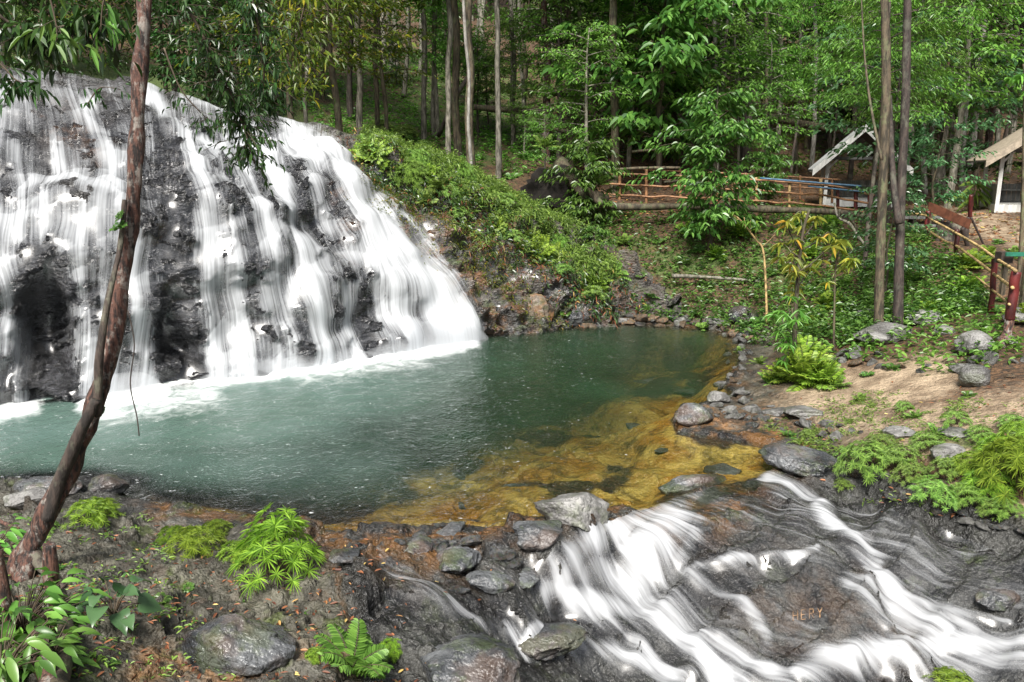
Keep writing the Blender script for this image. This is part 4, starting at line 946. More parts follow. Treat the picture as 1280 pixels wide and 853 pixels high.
def make_rosettes(seed, nr=46, Rr=.5, H=.45, nl=16, ll=.15, lw=.018, mat='fern', stretch=(1, 1)):
    """clump of stems, each topped by a whorl of narrow drooping leaflets"""
    rng = np.random.RandomState(seed); P = []; D = []; N = []; tb = []; LL = []
    for i in range(nr):
        a = i * 2.4 + rng.normal() * .3; r = math.sqrt((i + .5) / nr) * Rr * rng.uniform(.8, 1.15)
        hh = H * (1 - .75 * (r / Rr) ** 2) * rng.uniform(.7, 1.2) + .05
        tip = np.array([r * math.cos(a) * stretch[0], r * math.sin(a) * stretch[1], hh]); base = tip * np.array([.45, .45, 0]) + np.array([0, 0, -.05])
        tb.append(tube(smooth_path([base, (base + tip) / 2 + np.array([0, 0, .06]), tip], 2), [.005, .003], 3))
        ax = np.array([math.cos(a) * r / Rr * .9, math.sin(a) * r / Rr * .9, 1.0]) + rng.normal(size=3) * .12; ax /= np.linalg.norm(ax)
        e1 = np.cross(ax, [0.3, 1, .1]); e1 /= np.linalg.norm(e1); e2 = np.cross(ax, e1)
        s = rng.uniform(.75, 1.2)
        for m in range(nl):
            b = 2 * math.pi * m / nl + rng.normal() * .1; d = e1 * math.cos(b) + e2 * math.sin(b) + ax * rng.uniform(.1, .5)
            P.append(tip); D.append(d); N.append(ax + rng.normal(size=3) * .1); LL.append(ll * s * rng.uniform(.8, 1.15))
    return tubes_mesh('stem', tb, MT['twig']), leafmesh('leaflets', MT[mat], P, D, N, np.array(LL), np.array(LL) * (lw / ll), seed=seed, droop=.26, fold=.1, w1=.9, w2=.85, t1=.25, t2=.7)
FE = {'fern': make_fern(1, 34, .75, 18, .14, .034, 'fern', .3, (.35, 1.4)), 'fern2': make_fern(2, 15, .55, 16, .11, .028, 'fern_soft', .35, (.4, 1.35)), 'whorl': make_rosettes(1, 84, .5, .62, 22, .155, .0105), 'whorl2': make_rosettes(2, 74, .5, .45, 20, .14, .0105), 'soft': make_rosettes(3, 110, .5, .42, 13, .10, .012, 'fern_soft'),
      'broad': make_fern(5, 7, .42, 6, .14, .06, 'leaf_mid', .4), 'pinnate': make_fern(6, 13, .55, 17, .12, .036, 'leaf_bright', .35, (.4, 1.2))}
_ff = {}
def plant(kind, px_, py_, size, label, group=None, cat='fern', name='fern_clump', pos=None, nrm=None, rz=None, zs=1.0, follow=.35):
    """base of the plant on the surface seen at px,py; size = radius in metres"""
    if pos is None: pos, nrm = hit(px_, py_)
    up = np.array([0, 0, 1.0]) * (1 - follow) + (nrm if nrm is not None and nrm[2] > -.2 else np.array([0, 0, 1.])) * follow
    qt = Vector(up.tolist()).to_track_quat('Z', 'Y'); size = size * (.82 if kind in ('soft', 'whorl2') and px_ > 900 else 1); s = size / (.6 if kind in ('fern', 'fern2', 'pinnate', 'broad') else .62)
    rz = random.uniform(0, 6.28) if rz is None else rz
    if kind not in _ff:
        r = thing(name, label, cat, pos - up * .02, 0, group); a, b = FE[kind]; obj('stem', a, r); obj(b.name, b, r); _ff[kind] = r
    else:
        r = dup(_ff[kind], pos - up * .02, 0, 1, label)
        if group: r['group'] = group
        elif 'group' in r: del r['group']
        r['category'] = cat; r.name = name
    r.rotation_mode = 'QUATERNION'; r.rotation_quaternion = qt @ Matrix.Rotation(rz, 3, 'Z').to_quaternion(); r.scale = (s, s, s * zs)
    return r
# foreground
plant('whorl', 348, 722, .46, 'large bright clump of whorled narrow leaves at the pool edge, biggest in the left foreground', zs=1.25)
plant('whorl2', 300, 700, .26, 'small green whorled clump tucked left of the biggest foreground clump')
plant('whorl2', 245, 690, .34, 'low whorled clump left of the biggest foreground clump by the pool')
plant('whorl2', 115, 652, .32, 'low whorled clump right beside the leaning trunk at the pool edge')
plant('whorl2', 130, 640, .2, 'little whorled tuft on the dark rock at the left pool edge')
plant('soft', 10, 600, .25, 'green tuft on the far left rock in the pool')
plant('pinnate', 440, 835, .50, 'fern with arching feather fronds in the bottom foreground beside the dark boulder', zs=1.1)
plant('whorl2', 395, 822, .11, 'tiny pale whorled tuft left of the feather-frond fern')
plant('whorl2', 490, 812, .13, 'tiny yellow-green whorled tuft right of the feather-frond fern')
plant('broad', 200, 752, .22, 'low small-leaved plant right of the big glossy leaves', cat='plant', name='small_plant', zs=.8)
plant('broad', 70, 712, .16, 'small weed growing beside the foot of the leaning trunk', cat='plant', name='small_plant')
plant('whorl2', 1190, 862, .3, 'green tuft cut by the bottom edge of the picture beside the white water')
# right bank
plant('fern', 985, 476, .5, 'bright fern making the left part of the big clump at the pool corner', zs=1.1)
plant('fern', 1030, 480, .5, 'bright fern making the right part of the big clump at the pool corner', zs=1.0)
plant('fern', 1005, 458, .55, 'bright fern at the back of the big clump at the pool corner', zs=1.2)
plant('fern', 1008, 480, .68, 'big bright fern clump at the pool corner under the yellowish sapling', zs=1.1)
plant('fern2', 965, 480, .45, 'darker fern left of the big bright fern at the pool corner')
plant('fern2', 1045, 485, .4, 'fern at the right side of the big bright fern')
plant('soft', 1085, 590, .58, 'soft round green cushion above the right bank of the rapids', zs=1.1)
plant('soft', 1125, 580, .40, 'soft green cushion right of the round one above the rapids')
plant('soft', 1165, 625, .42, 'soft green cushion hanging over the edge of the rapids')
plant('soft', 1160, 560, .36, 'soft green cushion on the sandy bank beside the path')
plant('whorl2', 1268, 605, .62, 'large bright whorled clump at the right edge of the picture', zs=1.35)
plant('whorl2', 1235, 615, .42, 'whorled clump in front of the large one at the right edge')
plant('whorl2', 1285, 560, .5, 'upper whorled clump at the right edge of the bank')
plant('soft', 1055, 608, .2, 'pale tuft beside the flat rock slab at the head of the rapids')
plant('soft', 1195, 530, .3, 'small soft tuft on the trampled bank')
plant('soft', 1130, 512, .22, 'small green tuft beside the sandy path')
plant('soft', 1240, 640, .25, 'tuft hanging below the right whorled clumps')
plant('broad', 1115, 462, .38, 'leafy ground plant in front of the flat grey boulder', cat='plant', name='small_plant')
plant('broad', 1085, 470, .3, 'leafy ground plant left below the flat grey boulder', cat='plant', name='small_plant')
plant('broad', 1210, 495, .25, 'leafy weed beside the rounded boulder on the path', cat='plant', name='small_plant')
plant('broad', 985, 545, .28, 'weedy plant among the shore stones', cat='plant', name='small_plant')
plant('fern2', 880, 412, .4, 'small fern with pale drooping fronds over the far shore stones')
for i, (k_, a, b, s_, w_) in enumerate([('soft', 1100, 560, .34, 'above the round cushion'), ('soft', 1060, 572, .26, 'at the left end of the cushions'), ('whorl2', 1215, 588, .36, 'just left of the whorled clumps'), ('soft', 1185, 592, .34, 'between cushions and whorled clumps'), ('soft', 1140, 600, .36, 'on the brink above the rapids'), ('whorl2', 1250, 570, .4, 'behind the whorled clumps'),
    ('fern2', 1175, 545, .3, 'in the middle of the trampled bank'), ('soft', 1225, 548, .28, 'near the right edge of the trampled bank'), ('fern2', 1145, 522, .22, 'right below the sandy path'), ('soft', 1265, 535, .3, 'at the right edge above the whorled clumps'), ('fern2', 950, 455, .3, 'at the corner of the pool behind the big fern'), ('fern2', 1040, 455, .3, 'behind the right side of the big fern'),
    ('fern2', 1075, 500, .22, 'at the lower edge of the sandy path'), ('soft', 1010, 545, .2, 'among the stones at the golden shallows'), ('soft', 1210, 625, .34, 'hanging over the slab below the whorled clumps'), ('soft', 1255, 640, .3, 'low at the right edge over the slab'), ('fern2', 925, 440, .25, 'between the far shore stones and the big fern'), ('whorl2', 1280, 590, .4, 'cut by the right edge of the picture')]):
    plant(k_, a, b, s_, 'green tuft ' + w_)
for i, (k_, a, b, s_, w_) in enumerate([('soft', 60, 660, .14, 'behind the foot of the leaning trunk'), ('broad', 160, 720, .14, 'right of the broken stem'), ('broad', 235, 735, .14, 'behind the reddish grey boulder'), ('whorl2', 215, 675, .2, 'left end of the tufts by the pool'), ('broad', 300, 752, .10, 'under the biggest clump'), ('broad', 110, 735, .15, 'beside the glossy big-leaved plant'), ('whorl2', 270, 668, .22, 'at the water behind the low clumps'), ('broad', 385, 765, .09, 'right above the reddish grey boulder'), ('broad', 140, 830, .13, 'at the bottom beside the roots'), ('broad', 555, 742, .07, 'in a crack of the wet rocks')]):
    plant(k_, a, b, s_, 'small green weed ' + w_, cat='plant', name='small_plant')
gB = 'ferns covering the rocky spur'
rng = np.random.RandomState(3)
SP = [(500,215),(520,205),(540,225),(560,250),(585,240),(600,265),(575,275),(620,285),(640,300),(655,318),(530,250),(700,345),(690,325),(700,310),(480,195),(455,180),(735,372),(665,300),(630,262),(600,230),(560,215),(530,190),(470,200),(580,220),(610,245),(545,200),(640,270),(670,325),(740,375),(592,262),(548,236),(512,222)]
for i, (a, b) in enumerate(SP):
    p, n = hit(a + rng.uniform(-6, 6), b + rng.uniform(-5, 5))
    plant(['fern2', 'soft', 'fern', 'soft', 'fern2'][i % 5], 0, 0, rng.uniform(.35, .62), 'green fern clump among many draping the rocky spur beside the waterfall', gB, pos=p, nrm=n, follow=.6)
gR = 'grass tufts along the top of the waterfall'
for i in range(26):
    a = rng.uniform(200, 520); b = np.interp(a, [200, 300, 360, 440, 520], [95, 128, 140, 158, 188]) - rng.uniform(0, 16)
    p, n = hit(a, b)
    if p[1] > 30: continue
    plant(['soft', 'fern2'][i % 2], 0, 0, rng.uniform(.4, .7), 'green tuft among many along the rim above the waterfall', gR, pos=p, nrm=n)
for i in range(26):
    a = rng.uniform(1330, 1750); b = rng.uniform(420, 660); p, n = hit(a, b)
    plant(['soft', 'fern2', 'broad', 'whorl2'][i % 4], 0, 0, rng.uniform(.25, .5), 'green tuft among many on the bank beyond the right edge of the picture', 'tufts beyond the right edge', pos=p, nrm=n)
gC = 'ferns on the shaded bank behind the pool'
for i in range(70):
    a = rng.uniform(700, 1290); b = rng.uniform(275, 408)
    if a > 1130 and b < 300: continue
    p, n = hit(a, b)
    plant(['fern2', 'broad', 'fern', 'broad'][i % 4], 0, 0, rng.uniform(.3, .6), 'green plant among many on the shaded bank behind the pool', gC, pos=p, nrm=n, cat='plant', name='bank_plant')
# ground cover: nobody could count it
def cover(name, mat, region, n, k, ll, lw, label, seed, yr, dens=None, hgt=.12, flat=False, on='ground', up=.5):
    rng = np.random.RandomState(seed)
    lo = [atz(p[0], p[1], 0) for p in region]
    P0 = []
    y0, y1 = yr; Ys = np.exp(rng.uniform(math.log(y0), math.log(y1), n * 3)); A = rng.uniform(-42, 48, n * 3); Xs = Ys * np.tan(np.radians(A))
    Zs = gza(Xs, Ys); a, b = proj(Xs, Ys, Zs)
    m = sdpoly(a, b, region) + fbm(Xs, Ys, Xs * 0, .7, 3) * 30 > 0
    m &= sdpoly(Xs, Ys, POOL) < -.05
    if dens is not None: m &= rng.rand(n * 3) < dens(a, b, Xs, Ys)
    Xs, Ys, Zs = Xs[m][:n], Ys[m][:n], Zs[m][:n]; N_ = len(Xs)
    base = np.stack([Xs, Ys, Zs], -1)
    P = base.repeat(k, 0) + np.stack([rng.normal(size=N_ * k) * .04, rng.normal(size=N_ * k) * .04, rng.uniform(.0, 1, N_ * k) * hgt], -1)
    an = rng.uniform(0, 2 * math.pi, N_ * k); el = rng.uniform(-.1, .9, N_ * k) * (0.15 if flat else up * 2)
    D = np.stack([np.cos(an) * np.cos(el), np.sin(an) * np.cos(el), np.sin(el)], -1)
    Nn = np.stack([rng.normal(size=N_ * k) * .3, rng.normal(size=N_ * k) * .3, np.ones(N_ * k)], -1)
    s = rng.uniform(.6, 1.3, N_ * k)
    me = leafmesh(name, MT[mat], P, D, Nn, ll * s, lw * s, seed=seed, droop=.1 if flat else .4)
    return obj(name, me, label=label, kind='stuff')
cover('ground_cover', 'leaf_mid', [(700, 270), (1000, 268), (1160, 300), (1250, 400), (1220, 470), (1080, 430), (960, 430), (780, 398)], 6500, 7, .13, .055, 'dense broad-leaved undergrowth on the bank behind the pool', 1, (15, 28), hgt=.35)
cover('ground_cover', 'leaf_bright', [(1080, 330), (1240, 380), (1290, 480), (1200, 480), (1030, 440), (940, 440)], 1800, 6, .13, .06, 'bright leafy undergrowth below the pole railing', 2, (12, 22), hgt=.25)
cover('ground_cover', 'leaf_bright', [(340, 60), (680, 60), (700, 230), (520, 200), (330, 140)], 3600, 6, .16, .075, 'low green plants carpeting the forest slope behind the spur', 3, (24, 46), hgt=.3)
cover('ground_cover', 'leaf_mid', [(700, 60), (1750, 60), (1750, 225), (1150, 225), (1000, 215), (720, 200)], 5000, 6, .2, .09, 'scattered green plants on the leafy slope behind the shelters', 4, (28, 55), hgt=.4, dens=lambda a, b, x, y: .6)
cover('ground_cover', 'fern_soft', [(940, 520), (1060, 500), (1750, 480), (1750, 660), (1130, 640), (1040, 590), (960, 560)], 5200, 10, .07, .014, 'small weeds and moss on the trampled right bank', 5, (8, 14), hgt=.05, dens=lambda a, b, x, y: sst(-.1, .35, fbm(x, y, x * 0 + 2, 1.3, 3)) + .12)
cover('ground_cover', 'fern_soft', [(-50, 640), (180, 640), (240, 760), (300, 853), (0, 853), (-50, 800)], 1400, 9, .055, .016, 'little weeds on the left foreground rock', 6, (4.5, 9), hgt=.03, dens=lambda a, b, x, y: .35)
cover('ground_cover', 'leaf_bright', [(1130, 260), (1750, 270), (1750, 420), (1230, 400), (1190, 320)], 900, 6, .10, .04, 'sparse weeds on the clearing behind the pole railing', 7, (15, 30), hgt=.08, dens=lambda a, b, x, y: .25)
cover('leaf_litter', 'litter', [(700, 60), (1750, 60), (1750, 330), (1160, 300), (1000, 268), (700, 275)], 7000, 2, .13, .06, 'brown dead leaves covering the forest floor', 8, (17, 45), flat=True, hgt=.02)
cover('leaf_litter', 'litter', [(0, 650), (480, 670), (520, 860), (-50, 860)], 1500, 1, .065, .022, 'dead leaves scattered on the foreground rock', 9, (4.5, 9), flat=True, hgt=.01)
cover('leaf_litter', 'litter', [(440, 690), (760, 660), (700, 860), (520, 860)], 120, 1, .06, .022, 'dead leaves caught between the wet foreground rocks', 10, (5, 9), flat=True, hgt=.01)
cover('leaf_litter', 'litter', [(920, 500), (1750, 440), (1750, 690), (1100, 640), (940, 560)], 600, 1, .07, .03, 'dead leaves scattered on the right bank', 12, (8, 15), flat=True, hgt=.01)
cover('leaf_litter', 'litter', [(760, 380), (1080, 380), (1060, 440), (780, 405)], 500, 1, .1, .04, 'dead leaves along the far shore', 13, (14, 23), flat=True, hgt=.02)
# moss and small leaves over the spur and cliff edge
def cliff_cover(name, mat, fn, n, k, ll, lw, label, seed, hgt=.15):
    rng = np.random.RandomState(seed); m = np.argwhere(fn(cpx, cpy) * (tv[:, None] < 5.6) > rng.rand(NV, NU)); rng.shuffle(m); m = m[:n]
    base = CR[m[:, 0], m[:, 1]]; nn = CN[m[:, 0], m[:, 1]]; N_ = len(base) * k
    P = base.repeat(k, 0) + nn.repeat(k, 0) * rng.uniform(0, hgt, N_)[:, None] + rng.normal(size=(N_, 3)) * .05
    D = rng.normal(size=(N_, 3)) + nn.repeat(k, 0) * .8; s = rng.uniform(.6, 1.3, N_)
    me = leafmesh(name, MT[mat], P, D, nn.repeat(k, 0) + np.array([0, 0, .6]) + rng.normal(size=(N_, 3)) * .3, ll * s, lw * s, seed=seed, droop=.5)
    return obj(name, me, label=label, kind='stuff')
cliff_cover('hanging_ferns', 'leaf_dark', lambda a, b: strokes(a, b, [([(480, 215), (560, 260), (620, 300), (700, 350), (750, 385)], 18, .4)]), 800, 5, .11, .045, 'dark broad leaves mixed into the greenery of the spur', 5, .25)
cliff_cover('dry_fronds', 'litter', lambda a, b: strokes(a, b, [([(470, 200), (560, 260), (620, 310), (700, 360), (750, 390)], 30, .4)]), 1100, 3, .12, .022, 'withered brown fronds caught on the rocky spur', 6, .12)
sm = lambda pts, wd, s=1: (lambda a, b: strokes(a, b, [(pts, wd, s)]))
cliff_cover('hanging_ferns', 'fern_soft', lambda a, b: strokes(a, b, [([(470, 190), (540, 218), (610, 262), (680, 300), (740, 350)], 17, .95), ([(560, 215), (640, 270)], 22, .9), ([(560, 290), (600, 310)], 8, .3)]), 5200, 6, .12, .028, 'mass of fine ferns draping over the rocky spur', 1, .3)
cliff_cover('rock_moss', 'leaf_olive', lambda a, b: strokes(a, b, [([(480, 240), (560, 300), (640, 360)], 22, .35), ([(590, 300), (620, 350)], 20, .5), ([(640, 380), (700, 395)], 12, .2)]), 2600, 5, .06, .03, 'mossy small leaves in the cracks of the spur', 2, .06)
# ================================================================== stones
def make_rock(seed, sub=4, sq=(1, .8, .6), cuts=12, rough=.06, keep=.72):
    rng = np.random.RandomState(seed); bm = bmesh.new(); bmesh.ops.create_icosphere(bm, subdivisions=sub, radius=1)
    v = np.array([p.co[:] for p in bm.verts]); f = [[p.index for p in q.verts] for q in bm.faces]; bm.free()
    for _ in range(cuts):
        d = rng.normal(size=3); d /= np.linalg.norm(d); h = rng.uniform(keep - .1, .95); t = v @ d; v = v - np.outer(np.maximum(t - h, 0) * .97, d)
    v = v * np.array(sq); o = rng.rand(3) * 30
    a, b, c = (v + o).T
    r = fbm(a, b, c, 1.3, 3) * rough * 1.3 + fbm(a, b, c, 4, 4, True) * rough * .4
    q1, e_ = facets(a + .2 * perlin(a * 3, b * 3, c * 3), b, c, 2.2, rough * 1.6, rough * 3.0); r += q1; q1, e_ = facets(a, b, c, 6.0, rough * .35, rough * 1.0); r += q1
    v = v * (1 + r[:, None]); return v, np.array(f)
ROCKS = [make_rock(30 + i, 3, (1, random.uniform(.6, .9), random.uniform(.32, .6)), 10, .08, .6) for i in range(8)]
def boulder(px_, py_, wpx, label, mat='stone', sq=(1, .8, .55), seed=1, rz=0, sink=.3, tilt=(0, 0), name='boulder', keep=.72, Y=None, cuts=12, rough=.06, group=None):
    """px,py is the middle of the boulder's visible body; wpx its width in the photo's pixels"""
    p, n = hit(px_, py_) if Y is None else (at(px_, py_, Y), None)
    w_ = wpx * p[1] / 1000 / 2; v, f = make_rock(seed, 5 if wpx > 60 else 4, sq, cuts, rough, keep)
    v = v * w_; g = gz(p[0], p[1] + w_ * .4)
    Rm = np.array(Matrix.Rotation(rz, 3, 'Z') @ Matrix.Rotation(tilt[0], 3, 'X') @ Matrix.Rotation(tilt[1], 3, 'Y')); v = v @ Rm.T
    top = v[:, 2].max()
    o = obj(name, mesh(name, v, f, MT[mat]), loc=(p[0], p[1] + w_ * .4, g + top * (1 - 2 * sink)), label=label, cat='rock' if name != 'boulder' else 'boulder', group=group)
    return o
boulder(1110, 428, 78, 'flat-topped pale grey boulder on the bank in front of the two dark trunks', sq=(1, .8, .34), seed=3, sink=.12, cuts=6)
boulder(1090, 400, 46, 'low grey boulder behind the flat-topped one, left of the trunks', sq=(1, .7, .4), seed=4)
boulder(1160, 405, 50, 'grey boulder half hidden in leaves right of the two trunks', sq=(1, .7, .45), seed=5)
boulder(1183, 418, 30, 'small grey rock in the undergrowth left of the last railing post', seed=6)
boulder(1222, 442, 46, 'rounded dark grey boulder below the last railing post', sq=(1, .9, .75), seed=7, sink=.2, cuts=5)
boulder(1222, 482, 40, 'rounded grey boulder standing alone on the sandy path', sq=(1, .9, .8), seed=8, sink=.2, cuts=5)
boulder(1282, 405, 44, 'grey boulder cut by the right edge of the picture', seed=9, sink=.2)
boulder(1262, 430, 26, 'small stone behind the last railing post', seed=10)
boulder(725, 650, 118, 'pale veined boulder at the outlet of the pool, left of the white water', 'stone', (1, .8, .5), 12, .3, .3, (0, .15), rough=.07, keep=.66)
boulder(672, 682, 85, 'angular grey-brown rock in front of the pale veined boulder', 'stone_wet', (1, .9, .42), 13, .5, .38)
boulder(590, 872, 175, 'large dark wet boulder at the bottom of the picture right of the feather-frond fern', 'stone_wet', (1, .9, .5), 14, .2, .25, keep=.66)
boulder(285, 838, 170, 'big reddish grey boulder sunk into the left foreground rock', 'stone_wet', (1, .8, .5), 15, 0, .33, rough=.05)
boulder(570, 715, 80, 'grey rock between the small side channel and the wet slabs', 'stone_wet', (1, .8, .4), 16, .8, .42)
boulder(1010, 592, 110, 'low flat rock slab with a dark undercut edge at the head of the rapids', 'stone_wet', (1, .6, .3), 17, -.45, .2, (.1, .12), cuts=7)
boulder(872, 610, 105, 'long wet rock rib splitting the outflow of the pool', 'stone_wet', (1, .4, .3), 18, .35, .4)
boulder(130, 612, 55, 'dark wet rock at the left edge of the pool beside the leaning trunk', 'stone_wet', (1, .7, .5), 20, .2, .3)
boulder(50, 612, 90, 'dark low rock at the left pool edge behind the leaning trunk', 'stone_wet', (1, .6, .35), 21, .1, .4)
boulder(28, 640, 70, 'smooth grey rock in the corner left of the leaning trunk', 'stone', (1, .6, .4), 22, .1, .4)
boulder(690, 830, 110, 'wet dark rock in the bottom foreground beside the thin white channel', 'stone_wet', (1, .8, .3), 23, .1, .35)
boulder(930, 405, 42, 'dark boulder on the far shore at the right end of the stones', 'stone_wet', (1, .8, .6), 25, .1, .25)
boulder(868, 528, 52, 'dark angular shore rock sticking into the golden shallows', 'stone_wet', (1, .9, .6), 26, .1, .25)
boulder(900, 505, 34, 'grey angular rock on the stony point of the right shore', 'stone', (1, .9, .55), 27, .3, .25)
boulder(1190, 575, 60, 'grey rock showing between the green cushions of the right bank', 'stone', (1, .6, .4), 28, .5, .3)
boulder(530, 418, 34, 'reddish rock washed by white water at the foot of the right chute', 'stone_brown', (1, .8, .8), 29, .5, .3, Y=18.0)
boulder(1255, 760, 70, 'dark wet rock above the foam at the right edge', 'stone_wet', (1, .7, .4), 31, .5, .3)
boulder(35, 497, 40, 'grey rounded rock at the foot of the leftmost waterfall', 'stone_wet', (1, .8, .7), 32, 0, .3, Y=13.8)
for a, b, wd, sd_, lb in [(520, 690, 60, 41, 'wet grey rock on the near shore left of the side channel head'), (565, 668, 52, 42, 'wet rock at the near shore where the side channel leaves the pool'), 
    (612, 752, 66, 45, 'wet grey rock beside the middle of the side channel'), (430, 705, 54, 46, 'low wet rock in the orange shallows'), (655, 730, 70, 47, 'dark wet rock left of the main white cascade'), (905, 592, 50, 49, 'low wet rock at the right end of the golden shallows'), (980, 520, 54, 54, 'flat pale rock near the weedy plant'), (1010, 520, 70, 55, 'pale low rock ledge under the big fern'), (1130, 545, 60, 56, 'flat grey rock in the trampled bank'), (1200, 545, 50, 57, 'grey rock near the right edge cushions')]:
    boulder(a, b, wd, lb, 'stone' if a > 960 and b < 600 else 'stone_wet', (1, .75, .28), sd_, sd_ * .7, .46, (.1 * math.sin(sd_), .12))
for i, (a, b, wd, lb) in enumerate([(575, 345, 60, 'brown rock face of the spur nearest the waterfall'), (610, 385, 55, 'brown rock of the spur just above the water beside the foam'), (640, 350, 60, 'orange-brown rock halfway up the spur'), (665, 388, 55, 'creviced rock at the foot of the spur'), (700, 375, 60, 'grey-brown creviced rock on the right part of the spur'), (725, 395, 40, 'low rock at the right end of the spur'), (550, 300, 44, 'brown rock high beside the white chute'), (610, 320, 44, 'small brown outcrop between ferns of the spur'), (470, 212, 40, 'grey rock shoulder above the white chute'), (680, 350, 34, 'small outcrop under the ferns of the spur')]):
    p, n = hit(a, b)
    if i in (0, 1, 2, 6, 7, 9): continue
    w_ = wd * p[1] / 2000; v, f = make_rock(70 + i, 5, (1, .6, .85), 12, .11, .62); v = v * w_
    obj('rock_outcrop', mesh('rock_outcrop', v, f, MT['stone_wet' if i % 3 else 'stone_brown']), loc=p - n * w_ * .25, label=lb, cat='rock')
# shore stones, individuals sharing meshes
RM = {}
for k in ('stone', 'stone_wet', 'stone_brown'):
    RM[k] = [mesh('shore_stone', v, f, MT[k]) for v, f in ROCKS]
rng = np.random.RandomState(21)
def stones(poly, n, smin, smax, label, group, mats):
    line = np.array(poly, float); seg = np.linalg.norm(np.diff(line, axis=0), axis=1); cs = np.concatenate([[0], np.cumsum(seg)])
    for i in range(n):
        t = rng.rand() * cs[-1]; a = np.interp(t, cs, line[:, 0]); b = np.interp(t, cs, line[:, 1]); wd = np.interp(t, cs, line[:, 2])
        a += rng.normal() * wd * .6; b += rng.normal() * wd * .25
        p, _ = hit(a, b); s = math.exp(rng.uniform(math.log(smin), math.log(smax))); k = mats[rng.randint(len(mats))]
        zz = max(gz(p[0], p[1]), -.06)
        o = obj('shore_stone', RM[k][rng.randint(8)], loc=(p[0], p[1], zz + s * .15), label=label, cat='stone', group=group)
        o.rotation_euler = (rng.normal() * .3, rng.normal() * .3, rng.rand() * 6.28); o.scale = (s, s, s)
stones([(765, 401, 8), (800, 400, 10), (850, 404, 10), (900, 408, 12), (940, 425, 12)], 80, .08, .26, 'rounded stone among many lining the far shore of the pool', 'stones lining the far shore', ['stone', 'stone_brown', 'stone_brown', 'stone_wet'])
stones([(930, 440, 10), (922, 470, 10), (905, 490, 16), (930, 500, 24), (960, 520, 24)], 32, .05, .16, 'broken grey stone among many on the right shore of the pool', 'stones on the right shore', ['stone', 'stone', 'stone_wet', 'stone_brown'])
stones([(855, 520, 12), (900, 515, 22), (960, 525, 26), (1010, 535, 20), (1060, 540, 20)], 70, .05, .16, 'small stone among many on the stony point by the golden shallows', 'stones on the stony point', ['stone', 'stone', 'stone_wet', 'stone_brown'])
stones([(640, 405, 10), (700, 402, 12), (760, 398, 8)], 22, .12, .3, 'angular rock among many at the waterline under the spur', 'rocks under the spur', ['stone_brown', 'stone_wet'])
stones([(1000, 430, 20), (1060, 450, 20), (1150, 460, 20), (1260, 450, 25)], 30, .08, .25, 'stone among many scattered on the green bank', 'stones on the green bank', ['stone', 'stone_brown'])
stones([(960, 560, 15), (1040, 575, 10), (1120, 620, 14), (1280, 670, 15)], 26, .05, .14, 'small rock among many along the right edge of the rapids', 'rocks along the rapids', ['stone_wet', 'stone'])
stones([(600, 640, 20), (520, 680, 30), (640, 700, 20), (560, 740, 20)], 22, .06, .15, 'wet rock among many between pool and side channel', 'rocks by the side channel', ['stone_wet'])
# sunken stones on the pool bed
for a, b, wd in [(735, 552, 55), (770, 602, 50), (650, 598, 60), (600, 640, 50), (700, 610, 40), (800, 520, 60), (830, 560, 35), (760, 510, 60), (870, 470, 60), (820, 450, 60), (690, 575, 30), (905, 600, 45)]:
    p = atz(a, b, -.15); w_ = wd * p[1] / 1000 / 2; o = obj('sunken_stone', RM['stone_wet'][int(a) % 8], loc=(p[0], p[1], min(gz(p[0], p[1]), -.12) - w_ * .12), label='dark stone lying under the clear golden water of the pool', cat='stone', group='stones under water')
    o.scale = (w_, w_ * .7, w_ * .3); o.rotation_euler = (0, 0, a)

# ================================================================== leaning tree, left foreground
def path_obj(name, parent, pts, rad, mat, seg=10, bump=.3, base=None, bs=5):
    Q = np.array(pts) - (base if base is not None else 0); V, f = tube(smooth_path(Q, 6), rad, seg, bump, bs)
    return obj(name, tubes_mesh(name, [(V, f)], MT[mat]), parent)
base = hit(25, 716)[0]; YB = base[1]
tp = [base + np.array([-.02, 0, -.2])] + [at(a, b, YB + dy) for a, b, dy in [(28, 705, 0), (62, 640, .05), (104, 548, .15), (130, 470, .25), (148, 380, .35), (163, 270, .5), (172, 150, .6), (180, 30, .7), (187, -120, .8)]]
LT = thing('leaning_tree', 'tall leaning tree with reddish peeling bark in the left foreground', 'tree', base)
path_obj('trunk', LT, tp, [.115, .092, .08, .073, .071, .068, .066, .066], 'bark_red', 20, 1.0, base, 6)
path_obj('side_stem', LT, [at(a, b, YB + dy) for a, b, dy in [(122, 520, .12), (124, 450, .1), (134, 380, .15), (150, 310, .3), (156, 250, .4)]], [.04, .035, .028, .02], 'bark_dark', 9, .6, base)
path_obj('side_stem', LT, [at(a, b, YB + dy) for a, b, dy in [(60, 650, -.05), (75, 600, 0), (100, 540, 0), (120, 500, .05)]], [.05, .06, .045], 'bark_dark', 9, .5, base)
path_obj('root', LT, [at(a, b, YB + dy) for a, b, dy in [(40, 690, 0), (28, 725, -.15), (10, 760, -.3), (-20, 790, -.4)]], [.09, .06, .03], 'bark_red', 9, .4, base)
path_obj('root', LT, [at(a, b, YB + dy) for a, b, dy in [(40, 690, 0), (60, 715, -.1), (80, 735, -.2)]], [.08, .05, .02], 'bark_dark', 9, .4, base)
obj('hanging_vine', tubes_mesh('hanging_vine', [tube(smooth_path([at(a, b, YB + .2) for a, b in [(160, 388), (168, 430), (163, 480), (171, 520), (174, 545)]], 6), .006, 5)], MT['dark_wood']), label='thin dark vine hanging from the leaning tree in front of the falls', cat='vine')
